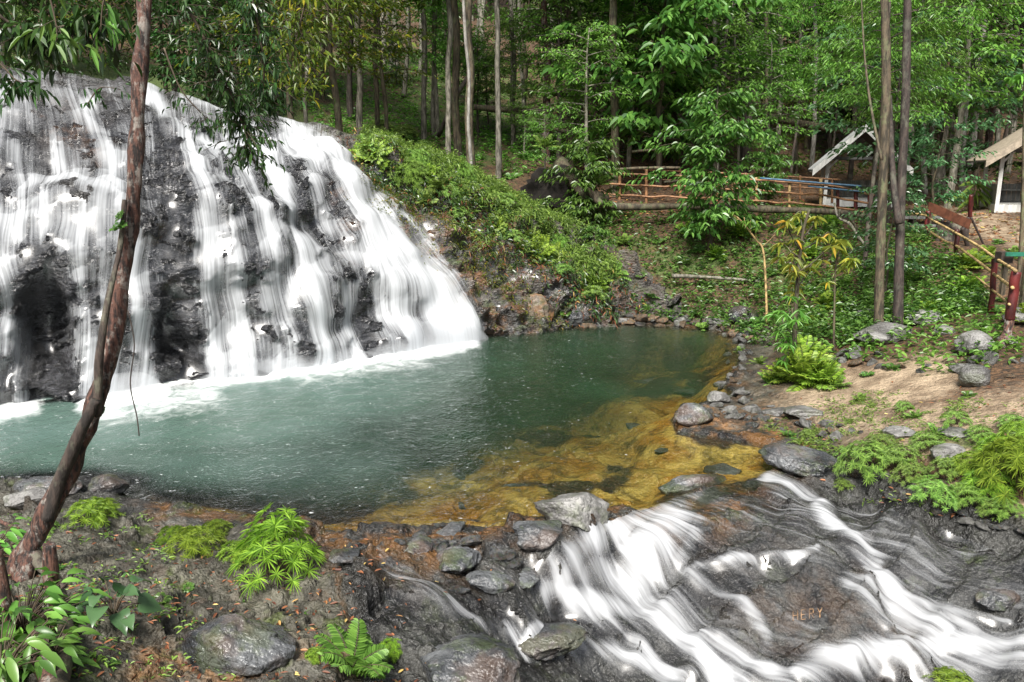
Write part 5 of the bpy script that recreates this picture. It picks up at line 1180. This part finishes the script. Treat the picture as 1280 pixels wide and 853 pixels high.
for i, (a, b, s) in enumerate([(148, 285, .18), (128, 515, .13), (150, 270, .13)]):
    p = at(a, b, YB + .3)
    r = plant('broad', 0, 0, s, ['epiphyte with pointed green leaves on the middle of the leaning trunk', 'small green epiphyte low on the leaning trunk', 'upper tuft of the epiphytes on the leaning trunk'][i], cat='plant', name='epiphyte', pos=p, nrm=np.array([-.6, -.6, .5]), follow=.7)
# overhanging branches with leaves
def branch(name, pts, Y, rad, ntw, k, ll, lw, mat, label, seed, spread=.35, droop=.6, hang=.3):
    rng = np.random.RandomState(seed); Q = np.array([at(a, b, Y + dy) for a, b, dy in pts]); base = Q[0].copy(); Q = Q - base
    path = smooth_path(Q, 6); L = [tube(path, [rad, rad * .35], 6, .2)]; P = []; D = []; N = []
    for i in range(ntw):
        t = rng.uniform(.12, 1); q = path[int(t * (len(path) - 1))]; td = rng.normal(size=3); td[2] = td[2] * .5 - hang; td /= np.linalg.norm(td); tl = spread * rng.uniform(.4, 1.2)
        L.append(tube([q, q + td * tl * .6, q + td * tl + np.array([0, 0, -.08 * tl])], [rad * .25, rad * .1], 3))
        for m in range(k):
            s = (m + 1) / k; pp = q + td * tl * s; dd = rng.normal(size=3) * .8 + td * .6; dd[2] -= .4
            P.append(pp); D.append(dd); N.append(np.array([0, -.2, 1]) + rng.normal(size=3) * .5)
    t = thing(name, label, 'branch', base); obj('twig', tubes_mesh('twig', L, MT['twig']), t)
    sz = rng.uniform(.7, 1.2, len(P)); obj('foliage', leafmesh('foliage', MT[mat], P, D, N, ll * sz, lw * sz, seed=seed, droop=droop), t)
branch('overhanging_branch', [(190, -60, 0), (240, 20, 0), (280, 100, 0), (305, 160, .1), (318, 205, .1)], 8.5, .02, 120, 9, .075, .032, 'leaf_dark', 'dark leafy branch drooping over the head of the waterfall right of the leaning trunk', 1, .42)
branch('overhanging_branch', [(300, -60, 0), (320, 20, 0), (330, 90, 0), (325, 140, .1)], 9.0, .02, 90, 9, .075, .032, 'leaf_dark', 'dark leafy branch in front of the forest above the waterfall', 2, .45)
branch('overhanging_branch', [(205, 60, 0), (225, 110, 0), (250, 140, 0), (262, 150, .1)], 8.0, .01, 16, 5, .06, .025, 'leaf_dark', 'thin dark sprig hanging in front of the upper waterfall', 3, .3)
branch('overhanging_branch', [(-60, -40, 0), (0, 20, 0), (40, 40, 0), (90, 30, 0), (140, 10, 0)], 6.0, .015, 60, 7, .10, .045, 'leaf_dark', 'dark branch across the upper left corner', 4, .35)
branch('overhanging_branch', [(40, -60, 0), (60, -10, 0), (70, 30, 0), (72, 50, 0)], 5.0, .008, 9, 6, .085, .03, 'leaf_mid', 'bright drooping leaves in the upper left corner', 5, .2, hang=.8)
branch('overhanging_branch', [(150, -50, 0), (130, 0, 0), (126, 40, 0)], 5.2, .008, 6, 5, .085, .03, 'leaf_mid', 'bright drooping leaves just left of the leaning trunk top', 6, .16, hang=.8)
branch('overhanging_branch', [(-60, 30, 0), (0, 80, 0), (20, 100, 0), (40, 105, 0)], 7.0, .01, 26, 6, .08, .035, 'leaf_dark', 'black-green sprig at the left edge above the waterfall', 7, .25)
branch('overhanging_branch', [(400, -60, 0), (380, 10, 0), (370, 50, 0), (360, 90, 0)], 12.0, .015, 90, 8, .10, .04, 'leaf_olive', 'yellow-green branch hanging in front of the forest above the falls', 8, .8)
branch('overhanging_branch', [(110, 130, 0), (125, 110, 0), (150, 112, 0)], 8.0, .008, 9, 5, .06, .025, 'leaf_dark', 'small dark sprig left of the leaning trunk over the falls', 9, .2)
# foreground plants bottom left
def bigplant(px_, py_, n, ll, lw, mat, label, seed, h=.3, el=(.2, 1.1), droop=.5, base=None, name='broadleaf_plant', stem=.006):
    rng = np.random.RandomState(seed); b = hit(px_, py_)[0] if base is None else base; P = []; D = []; N = []; L = []
    for i in range(n):
        a = i * 2.4 + rng.normal() * .3; e = rng.uniform(*el); d = np.array([math.cos(a) * math.cos(e), math.sin(a) * math.cos(e), math.sin(e)]); tip = d * h * rng.uniform(.5, 1.2)
        L.append(tube(smooth_path([(0, 0, -.03), tip * .5 + np.array([0, 0, .03]), tip], 2), [stem, stem * .6], 4)); P.append(tip); dd = d.copy(); dd[2] = rng.uniform(-.3, .3); D.append(dd); N.append(np.array([0, 0, 1]) + rng.normal(size=3) * .3 + np.array([0, -.3, 0]))
    t = thing(name, label, 'plant', b); obj('stem', tubes_mesh('stem', L, MT['twig']), t)
    s = rng.uniform(.7, 1.2, n); obj('leaves', leafmesh_hi('leaves', MT[mat], P, D, N, ll * s, lw * s, seed=seed, droop=droop, prof=HEART if lw > .12 and ll < .3 else None), t)
bigplant(142, 768, 15, .13, .125, 'leaf_blue', 'young plant with large glossy blue-green leaves in the left foreground', 1, .28)
bigplant(30, 790, 90, .16, .055, 'leaf_bright', 'bright leafy plant filling the lower left corner', 2, .42)
bigplant(0, 850, 70, .18, .06, 'leaf_mid', 'dark green leafy plant at the very bottom of the left corner', 3, .4)
bigplant(60, 840, 60, .13, .045, 'leaf_bright', 'small bright plant beside the twisted roots in the left corner', 4, .3)
bigplant(-10, 700, 70, .13, .045, 'leaf_bright', 'leafy plant at the left edge beside the leaning trunk', 5, .4)
bigplant(-10, 845, 5, .45, .13, 'leaf_mid', 'plant with one very broad strap leaf in the bottom left corner', 6, .15, (.2, .6), .3)
# broken stems and roots left corner
for i, (pts, r, lab, mt) in enumerate([
    ([(62, 680), (65, 720), (72, 770)], [.05, .06, .045], 'reddish upright broken stem beside the leaning trunk', 'bark_red'),
    ([(-5, 690), (5, 740), (14, 790)], [.035, .04, .03], 'thin reddish stem at the left edge', 'bark_red'),
    ([(84, 750), (92, 800), (84, 860), (70, 900)], [.05, .06, .08], 'smooth grey root running down the corner of the rock', 'bark_brown'),
    ([(55, 770), (62, 820), (78, 870)], [.04, .06, .07], 'peeling reddish root in the bottom left corner', 'bark_red'),
    ([(-20, 800), (30, 770), (90, 752)], [.035, .025, .012], 'dark arching stem in the left corner', 'bark_dark'),
    ([(-20, 645), (15, 662), (30, 668)], [.025, .02], 'reddish stick at the left edge by the pool', 'bark_red')]):
    P = [hit(a, b)[0] + np.array([0, -.08, .10 if i not in (0, 1) else .0]) for a, b in pts]
    if i in (0, 1): b0 = P[-1]; P = [at(a, b, b0[1]) for a, b in pts]
    obj('exposed_root' if 'root' in lab else 'broken_stem', tubes_mesh('root', [tube(smooth_path(P, 6), r, 10, .4, 6)], MT[mt]), label=lab, cat='root' if 'root' in lab else 'stem')

# ================================================================== saplings on the right shore
def sapling(name, pts, Y, rad, clusters, ll, lw, mat, label, seed, barkm='bark_brown', nleaf=9, droop=.6):
    rng = np.random.RandomState(seed); Q = np.array([at(a, b, Y) for a, b in pts]); g = gz(Q[0][0], Q[0][1]); Q[0][2] = min(Q[0][2], g); base = Q[0].copy(); Q = Q - base
    path = smooth_path(Q, 6); L = [tube(path, [rad, rad * .45], 7, .2)]; P = []; D = []; N = []
    for a, b, r in clusters:
        c = at(a, b, Y + rng.normal() * .15) - base; k = np.argmin(np.linalg.norm(path - c - np.array([0, 0, -.35]), axis=1)); L.append(tube(smooth_path([path[k], (path[k] + c) / 2 + np.array([0, 0, -.04]), c], 3), [rad * .35, rad * .2], 4))
        for w_ in range(max(1, int(r / 5))):
            cc = c + rng.normal(size=3) * r * Y / 1000 * .5
            if w_: L.append(tube([c, cc], [rad * .2, rad * .12], 3))
            for m in range(nleaf):
                an = 2 * math.pi * m / nleaf + rng.normal() * .25; e = rng.uniform(-.5, .5)
                P.append(cc); D.append([math.cos(an) * math.cos(e), math.sin(an) * math.cos(e), math.sin(e)]); N.append(np.array([0, 0, 1]) + rng.normal(size=3) * .3)
    t = thing(name, label, 'sapling', base); obj('stem', tubes_mesh('stem', L, MT[barkm]), t)
    s = rng.uniform(.7, 1.2, len(P)); obj('leaves', leafmesh('leaves', MT[mat], P, D, N, ll * s, lw * s, seed=seed, droop=droop), t)
sapling('sapling', [(993, 455), (994, 400), (998, 340), (1004, 290), (1012, 262)], 14.5, .05, [(1000, 262, 16), (1020, 275, 14), (985, 285, 14), (1035, 290, 12), (1005, 300, 20), (990, 320, 16), (1015, 330, 12), (1000, 345, 14), (975, 300, 8), (1030, 315, 10), (995, 365, 12)], .20, .05, 'leaf_yellow', 'tall sapling with yellowish drooping leaves on the right shore', 1)
sapling('sapling', [(1043, 432), (1043, 380), (1045, 330), (1050, 310)], 15, .025, [(1050, 310, 12), (1062, 318, 10), (1045, 330, 10), (1070, 330, 8), (1040, 345, 8)], .18, .05, 'leaf_yellow', 'thin sapling with yellow leaves right of the tall yellowish one', 2)
sapling('sapling', [(993, 458), (992, 420), (990, 385)], 13.8, .035, [(985, 380, 14), (1000, 388, 14), (975, 395, 12), (992, 400, 16), (978, 420, 16), (970, 440, 14), (985, 440, 12)], .18, .045, 'leaf_bright', 'short sapling with long pale leaves above the fern clump', 3)
sapling('sapling', [(963, 345), (955, 320), (945, 300), (925, 275), (915, 268)], 19, .03, [(915, 268, 8), (930, 272, 8), (945, 285, 8), (975, 285, 7), (938, 276, 7)], .16, .05, 'leaf_bright', 'bare forked sapling with few light leaves in front of the fallen trunk', 4, 'rail_yellow')
sapling('sapling', [(1278, 330), (1279, 250), (1281, 120), (1280, 80)], 16, .05, [(1275, 95, 12), (1285, 110, 10)], .2, .07, 'leaf_bright', 'slender tree at the right edge beside the green sign', 5)
sapling('palm_sapling', [(1216, 250), (1216, 235)], 27, .03, [(1216, 232, 14), (1214, 238, 12)], .6, .04, 'fern_soft', 'small spiky palm-like plant left of the open shelter', 6, nleaf=14)

# ================================================================== logs
def log(pts, r, mat, label, name='fallen_log', extra=None, cat='log', bump=.55):
    P = [at(a, b, Y) for a, b, Y in pts]; L = [tube(smooth_path(P, 6), r, 12, bump, 3)]
    for e in extra or []: L.append(tube(smooth_path([at(a, b, Y) for a, b, Y in e[0]], 5), e[1], 6, .2, 4))
    o = obj(name, tubes_mesh(name, L, MT[mat]), label=label, cat=cat)
log([(735, 232, 24.5), (760, 257, 24.4), (860, 258, 24.2), (960, 262, 23.5), (1040, 265, 22.6), (1086, 271, 22)], [.14, .11, .10, .10, .09, .08], 'bark_brown', 'long pale fallen trunk lying along the bank in front of the bamboo railing', extra=[([(1060, 268, 22.3), (1070, 285, 22.2), (1072, 300, 22.3)], [.05, .03])])
log([(1043, 254, 21.5), (1048, 272, 21.3), (1062, 280, 21.2), (1076, 300, 21), (1092, 316, 20.8)], [.025, .03, .035, .035, .02], 'bark_pale', 'crooked pale dead branch hanging from the end of the fallen trunk', 'dead_branch', [([(1048, 272, 21.3), (1050, 262, 21.2)], [.03, .015])], 'branch')
log([(592, 134, 30), (640, 138, 30), (690, 141, 30)], [.10, .12, .11], 'bark_brown', 'horizontal fallen log high on the slope behind the slender trunks')
log([(690, 118, 33), (760, 119, 33), (830, 117, 33.5)], [.08, .08, .07], 'bark_pale', 'thin pale fallen log in the shade above the fallen trunk')
log([(930, 128, 36), (960, 145, 35), (1010, 156, 34.6), (1065, 165, 34.5), (1140, 175, 34.5)], [.14, .15, .16, .16], 'bark_brown', 'brown fallen log slanting down behind the small shelter')
log([(840, 345, 21.9), (890, 347, 21.7), (950, 352, 21.5)], [.05, .045, .04], 'bark_pale', 'thin straight branch lying on the dark bank behind the pool')
log([(690, 160, 29), (740, 170, 29), (790, 160, 29.5)], [.07, .06], 'bark_brown', 'short fallen branch above the dark hollow')
log([(700, 205, 27), (730, 240, 25), (760, 250, 25)], [.28, .2, .12], 'bark_brown', 'thick root end of the fallen trunk beside the dark hollow')
p = at(698, 240, 26.2); v, f = make_rock(95, 4, (1.25, .6, 1.0), 8, .12, .75); obj('hollow_shade_bank', mesh('hollow_shade_bank', v * .9, f, MT['shade_soil']), loc=p, label='soil bank coloured black for the shade inside the hollow behind the spur', cat='shade-coloured bank')  # near-black mass added so the hollow looks deeply shaded
for i, (a, b) in enumerate([(655, 200), (680, 185), (710, 188), (735, 205), (640, 225), (748, 232)]):
    plant(['broad', 'fern2'][i % 2], 0, 0, .75, 'dark green plant hanging over the black hollow, %s from the left' % ['second', 'third', 'fourth', 'fifth', 'first', 'sixth'][i], cat='plant', name='bank_plant', pos=at(a, b, 25.2), nrm=np.array([0, -.3, 1.]))
log([(548, 170, 29), (572, 118, 28), (592, 86, 28)], [.09, .08, .06], 'bark_dark', 'dark curved leaning limb crossing the slender trunks', 'leaning_limb', cat='branch')
for i, (a0, b0, a1, b1, Y) in enumerate([(780, 170, 850, 175, 29), (770, 212, 850, 210, 27), (790, 190, 870, 184, 28), (830, 228, 900, 224, 28)]):
    log([(a0, b0, Y), ((a0 + a1) / 2, (b0 + b1) / 2 - 1, Y), (a1, b1, Y)], [.05, .045, .04], 'bark_brown', ['upper thin log on the brown litter slope', 'lowest thin log on the brown litter slope', 'middle thin log on the brown litter slope', 'short thin log behind the bamboo railing'][i])

# ================================================================== bamboo walkway railing
def pole(parent, name, p0, p1, r, mat, seg=8, wob=.0):
    p0, p1 = np.array(p0), np.array(p1); n = 5; P = [p0 + (p1 - p0) * i / n + (np.random.RandomState(int(abs(p0[0] * 100)) + i).normal(size=3) * wob if 0 < i < n else 0) for i in range(n + 1)]
    return obj(name, tubes_mesh(name, [tube(smooth_path(P, 3), r, seg, .1, 4)], MT[mat]), parent)
WR = thing('walkway_railing', 'long brown bamboo railing of the walkway behind the fallen trunk', 'railing')
top = [(742, 214, 28), (800, 217, 27.5), (880, 219, 27), (960, 224, 26), (1030, 230, 25), (1093, 243, 24)]
bot = [(742, 252, 28), (800, 256, 27.5), (880, 259, 27), (960, 263, 26), (1030, 268, 25), (1093, 276, 24)]
def lerpP(a, t):
    x = [q[0] for q in a]; return (t, np.interp(t, x, [q[1] for q in a]), np.interp(t, x, [q[2] for q in a]))
for i, a in enumerate([742, 775, 808, 850, 897, 932, 945, 987, 1026, 1047, 1070, 1087]):
    t, b = lerpP(top, a), lerpP(bot, a); pole(WR, 'post', at(a, t[1] - (6 if i % 3 == 2 else 1), t[2]), at(a + random.uniform(-1, 1), b[1] + 6, t[2]), .05 if i < 10 else .06, 'rail_yellow' if i in (6, 7, 8) else ('red_post' if i > 8 else 'rail_brown'))
for fr in (0.03, .38, .72):
    for j in range(len(top) - 1):
        q0, q1 = top[j], top[j + 1]; b0, b1 = bot[j], bot[j + 1]
        pole(WR, 'rail', at(q0[0], q0[1] + (b0[1] - q0[1]) * fr, q0[2] - .05), at(q1[0], q1[1] + (b1[1] - q1[1]) * fr, q1[2] - .05), .032, 'rail_brown', wob=.02)
W2 = thing('walkway_railing', 'rear bamboo railing along the far side of the walkway', 'railing')
for j, a in enumerate([790, 850, 915, 950, 1000, 1040]):
    t = lerpP(top, a); pole(W2, 'post', at(a, t[1] - 8, t[2] + 2), at(a, t[1] + 22, t[2] + 2), .04, 'rail_brown')
for fr in (-6, 6): pole(W2, 'rail', at(760, 216 + fr, 30), at(1050, 231 + fr, 27), .03, 'rail_brown', wob=.03)
BB = thing('handrail', 'pair of dark blue rails in front of the small shelter', 'rail')
pole(BB, 'rail', at(950, 223, 25.6), at(1077, 233, 24.2), .03, 'blue_paint'); pole(BB, 'rail', at(1010, 233, 25), at(1080, 240, 24.1), .025, 'blue_paint')
WD = MB()
for j in range(len(bot) - 1):
    a0 = at(bot[j][0], bot[j][1] + 1, bot[j][2]); a1 = at(bot[j + 1][0], bot[j + 1][1] + 1, bot[j + 1][2]); dn = np.array([0, 0, -.12]); bk = np.array([.3, 1.8, 0])
    WD.prism([a0 + dn, a1 + dn, a1 + dn + bk, a0 + dn + bk], [a0, a1, a1 + bk, a0 + bk])
obj('walkway', WD.mesh('walkway', MT['dark_wood']), label='dark plank walkway between the bamboo railings', cat='walkway')

# ================================================================== pole railing, right
PR = thing('pole_railing', 'rustic railing of dark red posts with peeled yellow poles descending the right bank', 'railing')
posts = [((1160.5, 264), (1158, 306), 20, .06), ((1196, 287), (1194.5, 330), 18, .052), ((1243, 324), (1239, 391), 15, .055), ((1270.5, 340), (1262, 400), 13, .078)]
for a, b, Y, r in posts:
    p1 = at(b[0], b[1], Y); p1[2] = min(p1[2], gz(p1[0], p1[1]) - .05) if Y > 13.5 else p1[2]; pole(PR, 'post', at(a[0], a[1], Y), p1, r, 'red_post', 10, .01)
o = obj('post_foot', tubes_mesh('post_foot', [tube(smooth_path([at(1262.5, 396, 13), at(1259, 418, 12.95), at(1250, 434, 12.8)], 5), [.075, .075, .10], 10, .3, 4)], MT['bark_red']), PR)
def railp(pts, mat='rail_yellow', r=.028): 
    obj('rail', tubes_mesh('rail', [tube(smooth_path([at(a, b, Y - .1) for a, b, Y in pts], 5), r, 7, .15, 4)], MT[mat]), PR)
railp([(1161, 273, 20), (1196, 292, 18), (1225, 309, 16.3), (1243, 322, 15), (1270, 339, 13)]); railp([(1160, 288, 20), (1180, 301, 18.9), (1196, 308, 18), (1220, 325, 16.4), (1243, 343, 15), (1266, 360, 13)])
railp([(1184, 321, 18.6), (1196, 329, 18), (1222, 348, 16.4), (1241, 363, 15), (1262, 381, 13)], r=.022)
railp([(1133, 267, 21), (1146, 268, 20.5), (1160, 270, 20)]); railp([(1133, 283, 21), (1160, 287, 20)])
# board on leaning frame
SB = thing('sign_board', 'long red-brown board slung on a leaning timber frame behind the pole railing', 'board')
q0, q1 = at(1161, 258, 20.6), at(1213, 281, 19.3); v = (q1 - q0); L_ = np.linalg.norm(v); v /= L_; mb = MB(); up_ = np.array([0, 0, .11]) + np.array([.02, 0, 0]); bk = np.array([0, .05, 0])
mb.prism([q0 - up_, q1 - up_, q1 - up_ + bk, q0 - up_ + bk], [q0 + up_, q1 + up_, q1 + up_ + bk, q0 + up_ + bk]); obj('board', mb.mesh('board', MT['sign_brown']), SB)
for a, b, c, d, Y, mt, r in [(1214, 244, 1212, 276, 19.8, 'red_post', .05), (1211, 272, 1200, 294, 19.6, 'dark_wood', .05), (1203, 285, 1212, 317, 19.2, 'dark_wood', .05), (1214, 272, 1234, 316, 19.4, 'dark_wood', .025), (1196, 280, 1206, 305, 20, 'dark_wood', .035), (1180, 272, 1170, 300, 20.6, 'dark_wood', .04), (1190, 270, 1178, 292, 20.6, 'dark_wood', .04), (1214, 244, 1214, 258, 19.8, 'red_post', .05)]:
    pole(SB, 'strut', at(a, b, Y), at(c, d, Y + .1), r, mt, 6)
# bench / picnic table
BN = thing('picnic_bench', 'small weathered timber bench beside the top of the pole railing', 'bench', at(1150, 283, 23.5))
bb = at(1150, 283, 23.5)
def bx(parent, name, px_, py_, Y, dims, mat, rot=None):
    m = MB(); m.box(at(px_, py_, Y) - (bb if parent is BN else 0), dims, rot); return obj(name, m.mesh(name, MT[mat]), parent)
bx(BN, 'seat', 1150, 272, 23.5, (1.3, .35, .07), 'boards'); bx(BN, 'leg', 1140, 279, 23.5, (.1, .3, .36), 'dark_wood'); bx(BN, 'leg', 1163, 280, 23.5, (.1, .3, .36), 'dark_wood'); bx(BN, 'seat', 1146, 282, 22.8, (1.1, .25, .05), 'boards')
ST = thing('tree_stump', 'dark cut stump behind the pole railing', 'stump', at(1187, 305, 20.3))
obj('stump', tubes_mesh('stump', [tube([(0, 0, -.3), (0, 0, 0), (.02, 0, .35), (.05, 0, .5)], [.5, .42, .38, .36], 14, .2, 3)], MT['bark_dark']), ST)
GS = thing('green_sign', 'narrow green sign on a dark block at the right edge', 'sign', at(1255, 322, 14.5)); gb = at(1255, 322, 14.5)
m = MB(); m.box((0, 0, 0), (.22, .2, .2)); obj('block', m.mesh('block', MT['dark_wood']), GS)
m = MB(); m.box(at(1272, 318, 14.3) - gb, (.42, .04, .07)); obj('board', m.mesh('board', MT['green_paint']), GS)
m = MB(); m.box(at(1282, 350, 14.4) - gb, (.09, .09, 1.6)); m.box(at(1255, 345, 14.5) - gb, (.08, .08, .7)); obj('post', m.mesh('post', MT['bark_brown']), GS)

# ================================================================== shelters
def shelter(label, o, rz, wd, dp, ph, rh, over, roofm, fh=.25, fascia='white_wood', open_ends=True):
    """o: front-left floor corner; gable end faces -y"""
    t = thing('picnic_shelter', label, 'shelter', o, rz)
    m = MB(); m.box((wd / 2, dp / 2, -fh / 2), (wd + .12, dp + .12, fh)); obj('floor', m.mesh('floor', MT['white_wood']), t)
    for i in range(int(wd / .16)):
        m = MB(); m.box(((i + .5) * .16, dp / 2, .012), (.15, dp, .025)); obj('floorboard', m.mesh('floorboard', MT['boards']), t)
    for x in (0, wd):
        for y in (0, dp):
            m = MB(); m.box((x, y, ph / 2), (.11, .11, ph)); obj('post', m.mesh('post', MT['white_wood']), t)
            m = MB(); sx = 1 if x == 0 else -1; m.box((x + sx * .22, y, ph - .2), (.55, .05, .06), Matrix.Rotation(sx * -R(48), 3, 'Y')); obj('brace', m.mesh('brace', MT['white_wood']), t)
            m = MB(); m.box((x, y, -fh - .45), (.1, .1, .9)); obj('pile', m.mesh('pile', MT['dark_wood']), t)
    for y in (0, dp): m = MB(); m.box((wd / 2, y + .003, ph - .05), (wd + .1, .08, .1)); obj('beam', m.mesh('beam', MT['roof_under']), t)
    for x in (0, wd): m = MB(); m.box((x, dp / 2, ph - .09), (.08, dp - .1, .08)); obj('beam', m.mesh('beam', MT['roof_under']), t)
    cx = wd / 2; ridge = ph + rh; ev = cx + over; ez = ph - over * rh / cx
    for sg in (-1, 1):
        a = np.array([cx, -over, ridge]); b = np.array([cx + sg * ev, -over, ez]); dd = np.array([0, dp + 2 * over, 0]); th_ = np.array([0, 0, .035])
        m = MB(); qs = [a, b, b + dd, a + dd]; m.prism(qs, [q_ + th_ for q_ in qs]); obj('roof_sheet', m.mesh('roof_sheet', MT[roofm]), t)
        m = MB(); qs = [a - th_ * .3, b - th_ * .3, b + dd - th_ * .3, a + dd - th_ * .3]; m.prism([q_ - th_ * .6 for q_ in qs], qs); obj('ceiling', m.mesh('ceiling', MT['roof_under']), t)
        m = MB(); f_ = np.array([0, -.03, 0]); hh_ = np.array([0, 0, -.24]); e_ = np.array([0, -.003, .05]); m.prism([a + e_ + f_ + hh_, b + e_ + f_ + hh_, b + e_ + hh_, a + e_ + hh_], [a + e_ + f_, b + e_ + f_, b + e_, a + e_]); obj('barge_board', m.mesh('barge_board', MT[fascia]), t)
    # half wall of boards at the back and side
    n = int(wd / .14)
    for i in range(n): m = MB(); m.box(((i + .5) * wd / n, dp - .02, .32), (wd / n - .012, .025, .6)); obj('wall_board', m.mesh('wall_board', MT['boards']), t)
    n = int(dp / .14)
    for i in range(n): m = MB(); m.box((.02, (i + .5) * dp / n, .32), (.025, dp / n - .012, .6)); obj('wall_board', m.mesh('wall_board', MT['boards']), t)
    m = MB(); m.box((wd / 2, dp - .3, .42), (wd - .2, .3, .04)); obj('bench_seat', m.mesh('bench_seat', MT['boards']), t)
    return t
o1 = at(1031, 249, 28.5); shelter('small picnic shelter with a white gabled roof behind the bamboo railing', o1, R(-17), 2.15, 2.2, 1.45, 1.0, .5, 'roof')
o2 = at(1246, 256, 26); shelter('open picnic shelter with a tan roof edge at the right side of the picture', o2, R(-20), 2.4, 2.4, 1.75, .85, .55, 'roof_tan', fascia='roof_tan')

# ================================================================== carved letters on the wet slab
LET = {'H': [((0, 0), (0, 1)), ((.6, 0), (.6, 1)), ((0, .5), (.6, .5))], 'E': [((0, 0), (0, 1)), ((0, 0), (.55, 0)), ((0, .5), (.45, .5)), ((0, 1), (.55, 1))],
       'R': [((0, 0), (0, 1)), ((0, 1), (.5, .95)), ((.5, .95), (.5, .55)), ((.5, .55), (0, .5)), ((.2, .5), (.6, 0))], 'Y': [((.3, 0), (.3, .5)), ((.3, .5), (0, 1)), ((.3, .5), (.6, 1))], 'M': [((0, 0), (0, 1)), ((0, 1), (.35, .4)), ((.35, .4), (.7, 1)), ((.7, 1), (.7, 0))]}
def carve(txt, x0, y0, h, slope, label):
    t = thing('carved_letters', label, 'lettering', (0, 0, 0)); x = 0
    for ch in txt:
        L = []
        for (a, b), (c, d) in LET[ch]:
            q = []
            for (u, v_) in ((a, b), (c, d)):
                pxx = x0 + (x + u * .8) * h; pyy = y0 - v_ * h + slope * (x + u) * h; p, n_ = hit(pxx, pyy); q.append(p + np.array([0, -.005, .012]))
            L.append(tube(q, .0045, 5))
        obj('letter', tubes_mesh('letter', L, MT['carve']), t); x += .85
carve('HERY', 991, 777, 12, -.12, 'orange letters HERY scratched into the wet slab of the rapids')

# ================================================================== labels that single out the repeats
OW = 'first second third fourth fifth sixth seventh eighth ninth tenth eleventh twelfth thirteenth fourteenth fifteenth sixteenth seventeenth eighteenth nineteenth twentieth'.split()
TW = ['', '', 'twenty', 'thirty', 'forty', 'fifty', 'sixty', 'seventy', 'eighty', 'ninety']
def nth(i):
    i += 1
    if i <= 20: return OW[i - 1]
    return TW[i // 10] + ('' if i % 10 else '') + ('-' + OW[i % 10 - 1] if i % 10 else '') if i % 10 else TW[i // 10][:-1] + 'ieth'
def relabel(group, fmt, lim=99):
    L = [o for o in S.objects if o.get('group') == group and o.parent is None]
    q = []
    for o in L:
        a, b = proj(*[np.array(float(c)) for c in o.location]); q.append((float(a), o))
    q.sort(key=lambda t: t[0])
    vis_ = [t for t in q if -10 < t[0] < 1290]
    for i, (a, o) in enumerate(vis_[:lim]): o['label'] = fmt.format(nth(i))
for g_, f_ in [('slender pale trunks', 'slender pale trunk on the forest slope, {} pale one counted from the left'), ('slender brown trunks', 'slender brown trunk on the forest slope, {} brown one counted from the left'),
    ('slender whitish trunks', 'slender whitish trunk on the forest slope, {} whitish one counted from the left'), ('slender dark trunks', 'slender dark trunk on the forest slope, {} dark one counted from the left'), ('slender reddish trunks', 'slender reddish trunk on the forest slope, {} reddish one counted from the left'),
    ('ferns covering the rocky spur', 'green fern clump on the rocky spur beside the waterfall, {} from the left'), ('grass tufts along the top of the waterfall', 'green tuft on the rim above the waterfall, {} from the left'),
    ('stones on the green bank', 'stone in the greenery of the right bank, {} from the left'), ('rocks under the spur', 'rock at the waterline under the spur, {} from the left'), ('rocks by the side channel', 'wet rock between pool and side channel, {} from the left'),
    ('rocks along the rapids', 'small rock along the right edge of the rapids, {} from the left'), ('stones lining the far shore', 'stone lining the far shore of the pool, {} from the left'), ('stones on the right shore', 'broken grey stone on the right shore of the pool, {} from the left'), ('stones on the stony point', 'small stone on the stony point by the golden shallows, {} from the left'),
    ('ferns on the shaded bank behind the pool', 'green plant on the shaded bank behind the pool, {} from the left'), ('stones under water', 'dark stone under the clear golden water, {} from the left')]: relabel(g_, f_)
